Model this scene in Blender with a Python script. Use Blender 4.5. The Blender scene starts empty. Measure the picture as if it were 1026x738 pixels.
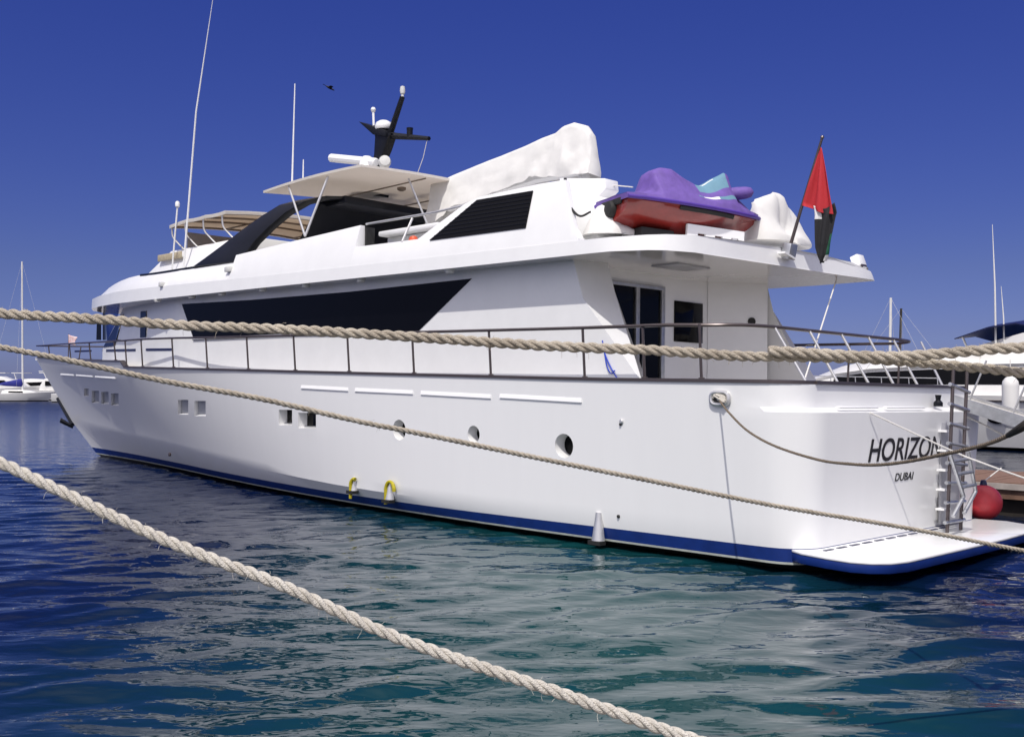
import bpy, bmesh, math, random
import numpy as np
from mathutils import Vector, Matrix, noise

random.seed(7)
D = bpy.data
SC = bpy.context.scene
COL = SC.collection
rad = math.radians

# ------------------------------------------------------------------ camera
F, CX, CY, HY, EYE = 1050.0, 513.0, 369.0, 382.0, 2.5
PITCH = math.atan((HY - CY) / F)
cd = D.cameras.new('camera')
cd.sensor_width = 36.0
cd.lens = F / 1026.0 * 36.0
cd.clip_start = 0.05
cd.clip_end = 9000
cam = D.objects.new('camera', cd)
COL.objects.link(cam)
cam.location = (0, 0, EYE)
cam.rotation_euler = (rad(90) + PITCH, 0, 0)
SC.camera = cam

# ------------------------------------------------------------------ sky, sun, exposure
SUN_DIR = Vector((-0.135, -0.530, 0.835)).normalized()      # towards the sun
world = D.worlds.new('World')
SC.world = world
world.use_nodes = True
nt = world.node_tree
sky = nt.nodes.new('ShaderNodeTexSky')
sky.sky_type = 'NISHITA'
sky.sun_disc = False
sky.sun_elevation = math.asin(SUN_DIR.z)
sky.sun_rotation = math.atan2(SUN_DIR.x, SUN_DIR.y)
sky.altitude = 0
sky.air_density = 1.0
sky.dust_density = 0.35
sky.ozone_density = 6.0
hs = nt.nodes.new('ShaderNodeHueSaturation')
hs.inputs['Hue'].default_value = 0.522
hs.inputs['Saturation'].default_value = 1.12
hs.inputs['Value'].default_value = 1.0
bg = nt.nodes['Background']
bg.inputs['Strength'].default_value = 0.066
nt.links.new(sky.outputs['Color'], hs.inputs['Color'])
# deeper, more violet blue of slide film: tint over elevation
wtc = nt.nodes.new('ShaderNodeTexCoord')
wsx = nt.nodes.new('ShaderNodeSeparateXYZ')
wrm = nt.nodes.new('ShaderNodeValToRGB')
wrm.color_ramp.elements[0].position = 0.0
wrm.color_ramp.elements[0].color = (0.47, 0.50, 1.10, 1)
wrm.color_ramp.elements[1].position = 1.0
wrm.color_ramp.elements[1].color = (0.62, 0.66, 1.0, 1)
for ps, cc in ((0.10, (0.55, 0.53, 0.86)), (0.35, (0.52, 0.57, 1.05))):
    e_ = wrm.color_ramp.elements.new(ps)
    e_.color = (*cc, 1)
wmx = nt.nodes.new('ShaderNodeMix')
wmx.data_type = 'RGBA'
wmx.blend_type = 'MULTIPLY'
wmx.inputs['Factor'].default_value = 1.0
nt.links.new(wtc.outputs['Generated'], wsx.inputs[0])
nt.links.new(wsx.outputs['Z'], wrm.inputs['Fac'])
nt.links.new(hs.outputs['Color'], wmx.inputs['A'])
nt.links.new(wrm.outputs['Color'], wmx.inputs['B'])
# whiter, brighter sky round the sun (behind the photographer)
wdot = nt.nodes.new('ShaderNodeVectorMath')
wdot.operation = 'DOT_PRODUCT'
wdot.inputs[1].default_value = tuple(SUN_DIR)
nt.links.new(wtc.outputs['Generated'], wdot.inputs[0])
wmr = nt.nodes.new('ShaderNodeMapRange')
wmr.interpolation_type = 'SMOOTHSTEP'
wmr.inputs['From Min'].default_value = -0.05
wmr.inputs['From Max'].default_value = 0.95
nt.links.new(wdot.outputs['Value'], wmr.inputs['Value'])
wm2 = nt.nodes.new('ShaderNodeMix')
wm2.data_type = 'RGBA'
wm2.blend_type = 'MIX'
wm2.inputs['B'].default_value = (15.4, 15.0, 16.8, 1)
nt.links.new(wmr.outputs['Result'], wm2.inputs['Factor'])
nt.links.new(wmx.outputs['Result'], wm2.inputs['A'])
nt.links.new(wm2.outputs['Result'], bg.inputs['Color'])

sl = D.lights.new('sun', 'SUN')
sl.energy = 3.4
sl.angle = rad(0.53)
sl.color = (1.0, 0.955, 0.885)
sun = D.objects.new('sun', sl)
COL.objects.link(sun)
sun.location = (0, -20, 60)
sun.rotation_euler = SUN_DIR.to_track_quat('Z', 'Y').to_euler()

SC.view_settings.view_transform = 'Standard'
SC.view_settings.look = 'None'
SC.view_settings.exposure = 0.08
SC.view_settings.gamma = 1.0

# ------------------------------------------------------------------ frames of reference
YO = Vector((5.83, 15.6, 0.0))
HEEL = rad(1.0)
MY = Matrix.Translation(YO) @ Matrix.Rotation(rad(135), 4, 'Z') @ Matrix.Rotation(HEEL, 4, 'X')
MYI = MY.inverted()


def ray(px, py):
    x = (px - CX) / F
    y = -(py - CY) / F
    c, s = math.cos(PITCH), math.sin(PITCH)
    return Vector((x, c - y * s, s + y * c))


CL = MYI @ Vector((0, 0, EYE))
RL = MYI.to_3x3()


def pr(px, py, ax, val):
    """yacht coordinates (x forward, y port, z up) of a sight line on the plane ax = val"""
    d = RL @ ray(px, py)
    i = 'xyz'.index(ax)
    t = (val - CL[i]) / d[i]
    return CL + d * t


def wallpt(px, py, a, b, off=0.0):
    """same, on the upright plane through plan points a and b"""
    n = Vector((-(b[1] - a[1]), b[0] - a[0], 0)).normalized()
    if n.y < 0:
        n = -n
    d = RL @ ray(px, py)
    p0 = Vector((a[0], a[1], 0)) + n * off
    t = (p0 - CL).dot(n) / d.dot(n)
    return CL + d * t


def wd(px, py, depth):
    return Vector((0, 0, EYE)) + ray(px, py) * depth


def lerp_tab(tab, x):
    if x <= tab[0][0]:
        return tab[0][1]
    for (a, u), (b, v) in zip(tab, tab[1:]):
        if x <= b:
            return u + (v - u) * (x - a) / (b - a)
    return tab[-1][1]


def smooth_tab(tab, x):
    """Catmull-Rom through a table"""
    if x <= tab[0][0]:
        return tab[0][1]
    n = len(tab)
    for i in range(n - 1):
        a, b = tab[i], tab[i + 1]
        if x <= b[0]:
            t = (x - a[0]) / (b[0] - a[0])
            pa = tab[max(i - 1, 0)]
            pb = tab[min(i + 2, n - 1)]
            h = b[0] - a[0]
            m0 = (b[1] - pa[1]) / (b[0] - pa[0]) * h
            m1 = (pb[1] - a[1]) / (pb[0] - a[0]) * h
            return ((2 * t**3 - 3 * t**2 + 1) * a[1] + (t**3 - 2 * t**2 + t) * m0
                    + (-2 * t**3 + 3 * t**2) * b[1] + (t**3 - t**2) * m1)
    return tab[-1][1]


# ------------------------------------------------------------------ materials
def translucent(m, amount, col):
    """thin cloth: part of the light passes through"""
    n, l = m.node_tree.nodes, m.node_tree.links
    p, out = n['Principled BSDF'], n['Material Output']
    t = n.new('ShaderNodeBsdfTranslucent')
    t.inputs['Color'].default_value = (*col, 1)
    x = n.new('ShaderNodeMixShader')
    x.inputs['Fac'].default_value = amount
    l.new(p.outputs[0], x.inputs[1])
    l.new(t.outputs[0], x.inputs[2])
    l.new(x.outputs[0], out.inputs['Surface'])


def material(name, col, rough=0.5, metal=0.0, var=0.0, vscale=3.0, col2=None, bump=0.0, bscale=40.0,
             coat=0.0, spec=0.5, stretch=(1, 1, 1), trans=0.0, sss=0.0):
    m = D.materials.new(name)
    m.use_nodes = True
    n = m.node_tree.nodes
    l = m.node_tree.links
    p = n['Principled BSDF']
    p.inputs['Base Color'].default_value = (*col, 1)
    p.inputs['Roughness'].default_value = rough
    p.inputs['Metallic'].default_value = metal
    p.inputs['Specular IOR Level'].default_value = spec
    p.inputs['Coat Weight'].default_value = coat
    p.inputs['Coat Roughness'].default_value = 0.08
    if trans:
        p.inputs['Transmission Weight'].default_value = trans
    tc = n.new('ShaderNodeTexCoord')
    mp = n.new('ShaderNodeMapping')
    mp.inputs['Scale'].default_value = stretch
    l.new(tc.outputs['Object'], mp.inputs['Vector'])
    if var or col2:
        t = n.new('ShaderNodeTexNoise')
        t.inputs['Scale'].default_value = vscale
        t.inputs['Detail'].default_value = 6
        t.inputs['Roughness'].default_value = 0.62
        l.new(mp.outputs[0], t.inputs['Vector'])
        r = n.new('ShaderNodeValToRGB')
        r.color_ramp.elements[0].position = 0.32
        r.color_ramp.elements[1].position = 0.70
        c2 = col2 if col2 else tuple(max(0, c * (1 - var)) for c in col)
        r.color_ramp.elements[0].color = (*c2, 1)
        r.color_ramp.elements[1].color = (*col, 1)
        l.new(t.outputs['Fac'], r.inputs['Fac'])
        l.new(r.outputs['Color'], p.inputs['Base Color'])
    if bump:
        t2 = n.new('ShaderNodeTexNoise')
        t2.inputs['Scale'].default_value = bscale
        t2.inputs['Detail'].default_value = 4
        l.new(mp.outputs[0], t2.inputs['Vector'])
        b = n.new('ShaderNodeBump')
        b.inputs['Strength'].default_value = bump
        b.inputs['Distance'].default_value = 0.02
        l.new(t2.outputs['Fac'], b.inputs['Height'])
        l.new(b.outputs['Normal'], p.inputs['Normal'])
    return m


M = {}
M['hull'] = material('white_topsides', (0.79, 0.79, 0.79), 0.30, var=0.02, vscale=1.6, stretch=(2.2, 2.2, 0.22),
                     bump=0.02, bscale=1.3, coat=0.25)
M['gel'] = material('white_gelcoat', (0.80, 0.80, 0.80), 0.28, var=0.05, vscale=2.2, bump=0.015, bscale=1.6, coat=0.25)
M['bright'] = material('bright_white_trim', (0.86, 0.86, 0.86), 0.35, var=0.02)
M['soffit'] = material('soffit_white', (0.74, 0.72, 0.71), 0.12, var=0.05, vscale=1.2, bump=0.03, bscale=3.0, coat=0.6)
M['blue'] = material('boot_stripe_blue', (0.007, 0.030, 0.19), 0.35, var=0.3, vscale=4)
M['navy'] = material('navy_paint', (0.008, 0.012, 0.06), 0.35, var=0.2)
M['pale'] = material('waterline_scum', (0.50, 0.53, 0.48), 0.6, var=0.35, vscale=5)
M['antifoul'] = material('antifouling', (0.012, 0.016, 0.022), 0.7, var=0.5, vscale=3, col2=(0.03, 0.026, 0.02))
M['glass'] = material('black_glass', (0.002, 0.002, 0.003), 0.10, var=0.3, spec=0.12)
M['louvre'] = material('dark_louvre', (0.003, 0.003, 0.004), 0.5, spec=0.12)
M['chrome'] = material('stainless_steel', (0.66, 0.655, 0.65), 0.30, 0.65, var=0.15, vscale=9)
M['darksteel'] = material('dark_rail', (0.105, 0.085, 0.085), 0.28, 0.5, var=0.2)
M['alu'] = material('aluminium', (0.55, 0.56, 0.58), 0.42, 0.85, var=0.25, vscale=8)
M['black'] = material('black_paint', (0.006, 0.007, 0.011), 0.36, var=0.3, spec=0.25)
M['blackrubber'] = material('black_rubber', (0.012, 0.012, 0.012), 0.7)
M['canvas'] = material('white_canvas', (0.70, 0.69, 0.67), 0.8, var=0.10, vscale=3, bump=0.22, bscale=5)
M['liner'] = material('canopy_liner', (0.60, 0.56, 0.53), 0.75, var=0.08, vscale=2)
M['beige'] = material('beige_bimini', (0.56, 0.49, 0.40), 0.85, var=0.12, vscale=3, bump=0.1)
M['beigedark'] = material('bimini_bow', (0.20, 0.155, 0.12), 0.6)
M['cantop'] = material('canopy_top', (0.78, 0.77, 0.75), 0.7, var=0.08, vscale=4, bump=0.1)
translucent(M['cantop'], 0.5, (0.80, 0.75, 0.68))
translucent(M['liner'], 0.5, (0.74, 0.68, 0.62))
translucent(M['beige'], 0.45, (0.62, 0.50, 0.38))
M['mesh'] = material('grey_curtain', (0.34, 0.33, 0.35), 0.6, var=0.15)
M['purple'] = material('purple_cover', (0.15, 0.085, 0.36), 0.72, var=0.28, vscale=6, bump=0.4, bscale=9)
M['purpledark'] = material('purple_hem', (0.075, 0.030, 0.30), 0.6, var=0.2)
M['teal'] = material('teal_cover', (0.13, 0.27, 0.36), 0.7, var=0.15, bump=0.2, bscale=12)
M['maroon'] = material('maroon_hull', (0.24, 0.022, 0.018), 0.25, var=0.25, vscale=5, coat=0.4)
M['red'] = material('flag_red', (0.46, 0.020, 0.030), 0.8, var=0.15)
M['green'] = material('flag_green', (0.01, 0.10, 0.05), 0.8, var=0.15)
M['clothwhite'] = material('flag_white', (0.72, 0.72, 0.72), 0.8, var=0.1)
M['clothblack'] = material('flag_black', (0.016, 0.016, 0.02), 0.85, var=0.2)
M['fender_red'] = material('red_fender', (0.64, 0.05, 0.065), 0.42, var=0.22, vscale=6)
M['yellow'] = material('yellow_hose', (0.47, 0.40, 0.01), 0.5, var=0.3, vscale=20)
M['rope'] = material('hemp_rope', (0.56, 0.50, 0.41), 0.9, var=0.0, vscale=9, col2=(0.36, 0.31, 0.245), bump=0.7, bscale=260)
M['rope_pale'] = material('pale_rope', (0.68, 0.645, 0.58), 0.9, vscale=24, col2=(0.52, 0.48, 0.42), bump=0.7, bscale=260)
M['rope_brown'] = material('brown_rope', (0.20, 0.155, 0.11), 0.9, vscale=20, col2=(0.12, 0.095, 0.07), bump=0.6, bscale=200)
M['cord'] = material('white_cord', (0.70, 0.68, 0.64), 0.8, var=0.15, vscale=20)
M['bluecord'] = material('blue_cord', (0.02, 0.06, 0.50), 0.7)
M['bluecover'] = material('blue_sail_cover', (0.015, 0.02, 0.22), 0.8, var=0.3)
M['ensign_pink'] = material('faded_flag', (0.62, 0.30, 0.31), 0.8, col2=(0.72, 0.66, 0.66), vscale=7)
M['plank'] = material('brown_planks', (0.22, 0.125, 0.085), 0.75, var=0.4, vscale=5, stretch=(1, 9, 1), bump=0.3)
M['stringer'] = material('pier_stringer', (0.45, 0.40, 0.37), 0.7, var=0.25, vscale=4)
M['pile'] = material('dark_pile', (0.03, 0.024, 0.02), 0.85, var=0.4)
M['concrete'] = material('quay_concrete', (0.36, 0.34, 0.30), 0.9, var=0.25, vscale=1.5, bump=0.3)
M['sandrock'] = material('breakwater_rock', (0.40, 0.35, 0.28), 0.95, vscale=0.7, col2=(0.24, 0.20, 0.16), bump=0.5, bscale=2)
M['orange'] = material('orange_lamp', (0.62, 0.09, 0.03), 0.4)
M['lamp_glass'] = material('lamp_lens', (0.62, 0.62, 0.60), 0.15, var=0.1)
M['boatwhite'] = material('boat_white', (0.72, 0.71, 0.69), 0.35, var=0.08, vscale=1.0, coat=0.2)
M['feather'] = material('dark_feathers', (0.025, 0.022, 0.02), 0.8, var=0.3, vscale=20)
M['deadlight'] = material('pale_deadlight', (0.42, 0.43, 0.46), 0.35, var=0.2)
M['text'] = material('black_lettering', (0.010, 0.010, 0.013), 0.4)
M['deck'] = material('pale_deck', (0.55, 0.52, 0.47), 0.7, var=0.1)
M['greypanel'] = material('grey_panel', (0.40, 0.40, 0.43), 0.4, var=0.2, vscale=3)
M['board'] = material('beige_board', (0.50, 0.43, 0.30), 0.6, col2=(0.36, 0.30, 0.20), vscale=14)


# ------------------------------------------------------------------ mesh builder
class MB:
    def __init__(self):
        self.v, self.f, self.mi = [], [], []

    def add(self, vs, fs, mi=0):
        o = len(self.v)
        self.v += [Vector(p) for p in vs]
        for f in fs:
            self.f.append([o + i for i in f])
            self.mi.append(mi)
        return self

    def box(self, c, s, rot=None, mi=0):
        c = Vector(c)
        h = Vector(s) * 0.5
        vs = []
        for x in (-1, 1):
            for y in (-1, 1):
                for z in (-1, 1):
                    p = Vector((x * h.x, y * h.y, z * h.z))
                    if rot:
                        p = rot @ p
                    vs.append(c + p)
        self.add(vs, [(0, 1, 3, 2), (4, 6, 7, 5), (0, 4, 5, 1), (2, 3, 7, 6), (0, 2, 6, 4), (1, 5, 7, 3)], mi)
        return self

    def prism(self, a, b, mi=0):
        n = len(a)
        fs = [list(range(n))[::-1], list(range(n, 2 * n))]
        fs += [(i, (i + 1) % n, n + (i + 1) % n, n + i) for i in range(n)]
        return self.add(list(a) + list(b), fs, mi)

    def slab(self, poly, nrm, t, mi=0):
        """flat polygon given thickness t along nrm"""
        nrm = Vector(nrm)
        return self.prism([Vector(p) for p in poly], [Vector(p) + nrm * t for p in poly], mi)

    def loft(self, rings, closed=True, caps=True, mi=0):
        n = len(rings[0])
        vs = [p for r in rings for p in r]
        fs = []
        for k in range(len(rings) - 1):
            for i in range(n if closed else n - 1):
                j = (i + 1) % n
                fs.append((k * n + i, k * n + j, (k + 1) * n + j, (k + 1) * n + i))
        if caps and closed:
            fs.append(list(range(n))[::-1])
            fs.append([(len(rings) - 1) * n + i for i in range(n)])
        return self.add(vs, fs, mi)

    def tube(self, path, r, n=8, caps=True, mi=0):
        path = [Vector(p) for p in path]
        rings = []
        N = len(path)
        up = Vector((0, 0, 1))
        prev = None
        for i, p in enumerate(path):
            t = (path[min(i + 1, N - 1)] - path[max(i - 1, 0)])
            if t.length < 1e-9:
                t = Vector((0, 0, 1))
            t.normalize()
            if prev is None:
                a = up.cross(t)
                if a.length < 0.05:
                    a = Vector((1, 0, 0)).cross(t)
            else:
                a = prev - t * prev.dot(t)
            a.normalize()
            prev = a
            b = t.cross(a)
            rr = r[i] if isinstance(r, (list, tuple)) else r
            rings.append([p + a * (math.cos(2 * math.pi * k / n) * rr) + b * (math.sin(2 * math.pi * k / n) * rr) for k in range(n)])
        return self.loft(rings, True, caps, mi)

    def lathe(self, prof, base=(0, 0, 0), axis=(0, 0, 1), n=20, mi=0):
        base = Vector(base)
        ax = Vector(axis).normalized()
        a = ax.orthogonal().normalized()
        b = ax.cross(a)
        rings = [[base + ax * z + (a * math.cos(2 * math.pi * k / n) + b * math.sin(2 * math.pi * k / n)) * max(r, 1e-4)
                  for k in range(n)] for r, z in prof]
        return self.loft(rings, True, True, mi)

    def build(self, name, mats, parent=None, off=None, smooth=35, bevel=0.0, seg=2, merge=False):
        me = D.meshes.new(name)
        vs = [tuple(p - off) if off is not None else tuple(p) for p in self.v]
        me.from_pydata(vs, [], self.f)
        if not isinstance(mats, (list, tuple)):
            mats = [mats]
        for m in mats:
            me.materials.append(m)
        me.polygons.foreach_set('material_index', self.mi)
        bm = bmesh.new()
        bm.from_mesh(me)
        if merge:
            bmesh.ops.remove_doubles(bm, verts=bm.verts, dist=1e-4)
            bmesh.ops.dissolve_degenerate(bm, edges=bm.edges, dist=1e-5)
        bmesh.ops.recalc_face_normals(bm, faces=bm.faces)
        if all(len(e.link_faces) == 2 for e in bm.edges) and bm.calc_volume(signed=True) < 0:
            bmesh.ops.reverse_faces(bm, faces=bm.faces)
        if bevel:
            es = [e for e in bm.edges if len(e.link_faces) == 2 and e.calc_face_angle(0) > rad(32)]
            bmesh.ops.bevel(bm, geom=es, offset=bevel, segments=seg, affect='EDGES', clamp_overlap=True, profile=0.5)
        bm.to_mesh(me)
        bm.free()
        me.shade_smooth()
        me.set_sharp_from_angle(angle=rad(smooth))
        o = D.objects.new(name, me)
        COL.objects.link(o)
        if parent is not None:
            o.parent = parent
        return o


def thing(name, label, cat, matrix, group=None):
    o = D.objects.new(name, None)
    o.empty_display_size = 0.3
    COL.objects.link(o)
    o.matrix_world = matrix
    o['label'] = label
    o['category'] = cat
    if group:
        o['group'] = group
    return o


def tag(o, label, cat, group=None):
    o['label'] = label
    o['category'] = cat
    if group:
        o['group'] = group
    return o


def aboard(base):
    return MY @ Matrix.Translation(Vector(base))


def circ(c, r, a, b, n=16):
    return [Vector(c) + Vector(a) * (r * math.cos(2 * math.pi * k / n)) + Vector(b) * (r * math.sin(2 * math.pi * k / n)) for k in range(n)]


def spline(pts, n):
    """even Catmull-Rom samples through points"""
    P = [Vector(p) for p in pts]
    out = []
    for i in range(len(P) - 1):
        p0 = P[i - 1] if i else P[0] * 2 - P[1]
        p1, p2 = P[i], P[i + 1]
        p3 = P[i + 2] if i + 2 < len(P) else P[-1] * 2 - P[-2]
        for k in range(n):
            t = k / n
            out.append(0.5 * ((2 * p1) + (p2 - p0) * t + (2 * p0 - 5 * p1 + 4 * p2 - p3) * t * t + (3 * p1 - p0 - 3 * p2 + p3) * t**3))
    out.append(P[-1])
    return out


# ------------------------------------------------------------------ water
def axis_samples(lo, hi, step, far, grow):
    a = list(np.arange(lo, hi, step))
    s = step
    up = []
    x = a[-1]
    while x < far:
        s *= grow
        x += s
        up.append(x)
    s = step
    dn = []
    x = a[0]
    while x > -far:
        s *= grow
        x -= s
        dn.append(x)
    return np.array(dn[::-1] + a + up)


def make_water():
    xs = axis_samples(-11, 12, 0.065, 5000, 1.05)
    ys = axis_samples(5.0, 27, 0.062, 6000, 1.05)
    dx = np.gradient(xs)
    dy = np.gradient(ys)
    X, Y = np.meshgrid(xs, ys)
    SP = np.maximum(np.meshgrid(dx, dy)[0], np.meshgrid(dx, dy)[1])
    rng = np.random.default_rng(11)
    Z = np.zeros_like(X)
    # gentle domain warp keeps the ripples from lining up
    WX = X + 0.14 * np.sin(0.9 * Y + 0.4 * X) + 0.12 * np.sin(2.1 * X - 1.3 * Y)
    WY = Y + 0.14 * np.sin(0.8 * X - 0.5 * Y + 1.0) + 0.10 * np.sin(1.9 * Y + 1.1 * X)
    patch = 0.85 + 0.20 * np.sin(0.31 * X + 0.23 * Y) * np.sin(0.19 * X - 0.37 * Y + 1.3)
    nw = 64
    for i in range(nw):
        lam = 0.33 * (1.9 / 0.33) ** rng.random()
        th = rad(96) + rng.normal() * 0.50
        k = 2 * math.pi / lam
        sl = 0.0185 * (0.8 + 0.6 * rng.random()) * (1.2 if 0.45 < lam < 1.1 else 0.85)
        amp = sl / k
        att = np.clip((lam / SP - 3.0) / 3.0, 0, 1)
        Z += amp * att * patch * np.sin(k * (math.cos(th) * WX + math.sin(th) * WY) + rng.random() * 6.283)
    ny, nx = X.shape
    me = D.meshes.new('water')
    co = np.stack([X, Y, Z], -1).reshape(-1, 3)
    me.vertices.add(len(co))
    me.vertices.foreach_set('co', co.ravel().astype(np.float32))
    idx = np.arange(nx * ny).reshape(ny, nx)
    q = np.stack([idx[:-1, :-1], idx[:-1, 1:], idx[1:, 1:], idx[1:, :-1]], -1).reshape(-1, 4)
    me.loops.add(q.size)
    me.loops.foreach_set('vertex_index', q.ravel().astype(np.int32))
    me.polygons.add(len(q))
    me.polygons.foreach_set('loop_start', np.arange(0, q.size, 4, dtype=np.int32))
    me.update(calc_edges=True)
    me.validate()
    me.shade_smooth()
    o = D.objects.new('water', me)
    COL.objects.link(o)
    o['kind'] = 'structure'
    m = D.materials.new('sea_water')
    m.use_nodes = True
    n, l = m.node_tree.nodes, m.node_tree.links
    p = n['Principled BSDF']
    p.inputs['Roughness'].default_value = 0.025
    p.inputs['IOR'].default_value = 1.34
    p.inputs['Specular IOR Level'].default_value = 0.5
    tc = n.new('ShaderNodeTexCoord')
    t = n.new('ShaderNodeTexNoise')
    t.inputs['Scale'].default_value = 0.13
    t.inputs['Detail'].default_value = 3
    l.new(tc.outputs['Object'], t.inputs['Vector'])
    # body colour: teal mid-berth, the dark sky's reflection painted in as navy beside it
    sx = n.new('ShaderNodeSeparateXYZ')
    l.new(tc.outputs['Object'], sx.inputs[0])
    mr = n.new('ShaderNodeMapRange')
    mr.inputs['From Min'].default_value = -6.0
    mr.inputs['From Max'].default_value = 1.5
    mr.interpolation_type = 'SMOOTHSTEP'
    l.new(sx.outputs['X'], mr.inputs['Value'])
    mr2 = n.new('ShaderNodeMapRange')
    mr2.inputs['From Min'].default_value = 6.0
    mr2.inputs['From Max'].default_value = 0.8
    mr2.interpolation_type = 'SMOOTHSTEP'
    l.new(sx.outputs['X'], mr2.inputs['Value'])
    mu = n.new('ShaderNodeMath')
    mu.operation = 'MULTIPLY'
    l.new(mr.outputs[0], mu.inputs[0])
    l.new(mr2.outputs[0], mu.inputs[1])
    ad = n.new('ShaderNodeMath')
    ad.operation = 'MULTIPLY_ADD'
    l.new(t.outputs['Fac'], ad.inputs[0])
    ad.inputs[1].default_value = 0.5
    ad.inputs[2].default_value = -0.25
    ad2 = n.new('ShaderNodeMath')
    ad2.operation = 'ADD'
    ad2.use_clamp = True
    l.new(ad.outputs[0], ad2.inputs[0])
    l.new(mu.outputs[0], ad2.inputs[1])
    r = n.new('ShaderNodeValToRGB')
    r.color_ramp.elements[0].color = (0.0015, 0.006, 0.026, 1)
    r.color_ramp.elements[1].color = (0.004, 0.041, 0.046, 1)
    l.new(ad2.outputs[0], r.inputs['Fac'])
    l.new(r.outputs['Color'], p.inputs['Base Color'])
    # fine ripples
    mp = n.new('ShaderNodeMapping')
    mp.inputs['Scale'].default_value = (0.75, 1.25, 1.0)
    mp.inputs['Rotation'].default_value = (0, 0, rad(7))
    l.new(tc.outputs['Object'], mp.inputs['Vector'])
    t1 = n.new('ShaderNodeTexNoise')
    t1.inputs['Scale'].default_value = 2.3
    t1.inputs['Detail'].default_value = 2.0
    t1.inputs['Roughness'].default_value = 0.45
    t1.inputs['Distortion'].default_value = 0.6
    l.new(mp.outputs[0], t1.inputs['Vector'])
    # unresolved chop makes the far water rougher
    rr_ = n.new('ShaderNodeMapRange')
    rr_.inputs['From Min'].default_value = 26
    rr_.inputs['From Max'].default_value = 110
    rr_.inputs['To Min'].default_value = 0.025
    rr_.inputs['To Max'].default_value = 0.34
    l.new(sx.outputs['Y'], rr_.inputs['Value'])
    l.new(rr_.outputs[0], p.inputs['Roughness'])
    t3 = n.new('ShaderNodeTexNoise')
    t3.inputs['Scale'].default_value = 5.5
    t3.inputs['Detail'].default_value = 1.5
    t3.inputs['Distortion'].default_value = 0.4
    l.new(mp.outputs[0], t3.inputs['Vector'])
    b3 = n.new('ShaderNodeBump')
    b3.inputs['Strength'].default_value = 0.16
    b3.inputs['Distance'].default_value = 0.045
    l.new(t3.outputs['Fac'], b3.inputs['Height'])
    b = n.new('ShaderNodeBump')
    l.new(b3.outputs['Normal'], b.inputs['Normal'])
    b.inputs['Strength'].default_value = 0.20
    b.inputs['Distance'].default_value = 0.09
    l.new(t1.outputs['Fac'], b.inputs['Height'])
    l.new(b.outputs['Normal'], p.inputs['Normal'])
    me.materials.append(m)


make_water()

# seabed so that the sea has a floor well below the keels
mb = MB()
mb.add([(-5000, -5000, -9), (5000, -5000, -9), (5000, 6000, -9), (-5000, 6000, -9)], [(0, 1, 2, 3)])
o = mb.build('seabed', M['sandrock'])
o['kind'] = 'structure'

# ------------------------------------------------------------------ quay the photographer stands on
mb = MB()
mb.box((-8.6, 10, 0.0), (6.4, 60, 1.8))
QI = (Matrix.Translation(YO) @ Matrix.Rotation(rad(135), 4, 'Z')).inverted()
for (wx, wy, top_) in ((3.35, 3.08, 2.55), (4.75, 6.3, 2.75)):
    q_ = QI @ Vector((wx, wy, 0))
    mb.lathe([(0.14, 0.88), (0.11, 0.95), (0.11, top_ - 0.06), (0.15, top_ - 0.05), (0.13, top_)], (q_.x, q_.y, 0), (0, 0, 1), 18)
o = mb.build('quay', M['concrete'], bevel=0.0)
o.matrix_world = Matrix.Translation(YO) @ Matrix.Rotation(rad(135), 4, 'Z')
o['kind'] = 'structure'

# ------------------------------------------------------------------ breakwater at the harbour mouth
mb = MB()
rows = []
for i in range(150):
    t = i / 149
    x = -190 + 420 * t
    y = 176 + 10 * math.sin(t * 5) + 55 * t
    ring = []
    for j, (dy, z) in enumerate(((-9, -1.2), (-5.5, 0.5), (-3, 1.5), (-1.2, 2.2), (1, 2.45), (4, 1.8), (9, -1))):
        k = noise.noise(Vector((x * 0.35, dy * 0.8, 3.1)))
        ring.append(Vector((x + 0.6 * k, y + dy + 0.9 * k, z + 0.38 * k)))
    rows.append(ring)
mb.loft(rows, closed=False, caps=False)
o = mb.build('breakwater', M['sandrock'], smooth=20)
tag(o, 'low sandy rock breakwater closing the harbour behind the distant boats', 'breakwater')

# ================================================================== THE YACHT
Y = thing('motor_yacht', 'long white three decked motor yacht with black window band and blue waterline stripe', 'yacht', MY)

# ---------------- hull
YD = [(0, 3.06), (1.5, 3.12), (5, 3.15), (14, 3.13), (17, 2.99), (20, 2.74), (23, 2.30), (26, 1.70), (28, 1.26), (30, 0.80), (32, 0.36), (33.7, 0.0)]
ZDS = [(0, 2.44), (3.5, 2.48), (13.4, 2.69), (20.25, 2.835), (26, 3.04), (33.7, 3.40)]   # sheer without the step
ZD = [(0, 2.44), (3.5, 2.48), (13.4, 2.69), (20.25, 2.835), (20.6, 3.0), (22.7, 3.05), (26, 3.15), (30, 3.27), (33.7, 3.40)]
YCH = [(0, 2.98), (6, 3.08), (9.6, 3.0), (13, 2.72), (16.4, 2.30), (19.5, 1.82), (22.7, 1.30), (26, 0.75), (28, 0.40), (30.2, 0)]
ZCH = [(0, 0.42), (6, 0.38), (9.6, 0.40), (13, 0.50), (16.4, 0.63), (19.5, 0.74), (22.7, 0.84), (26, 0.95), (30.2, 1.10)]
YWL = [(0, 2.93), (4, 2.98), (6, 2.96), (9.6, 2.72), (13, 2.33), (16.4, 1.78), (19.5, 1.18), (22.7, 0.62), (26, 0.18), (28, 0)]
ZBT = [(0, 0.265), (4, 0.255), (8, 0.235), (12, 0.235), (28.6, 0.26)]
LD, LC, LW, LK = 33.7, 30.2, 28.0, 26.0
VLEDGE = 0.805


def corner(x, r=0.55):
    if x >= r:
        return 0.0
    return r - math.sqrt(max(0, r * r - (r - x) ** 2))


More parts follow.
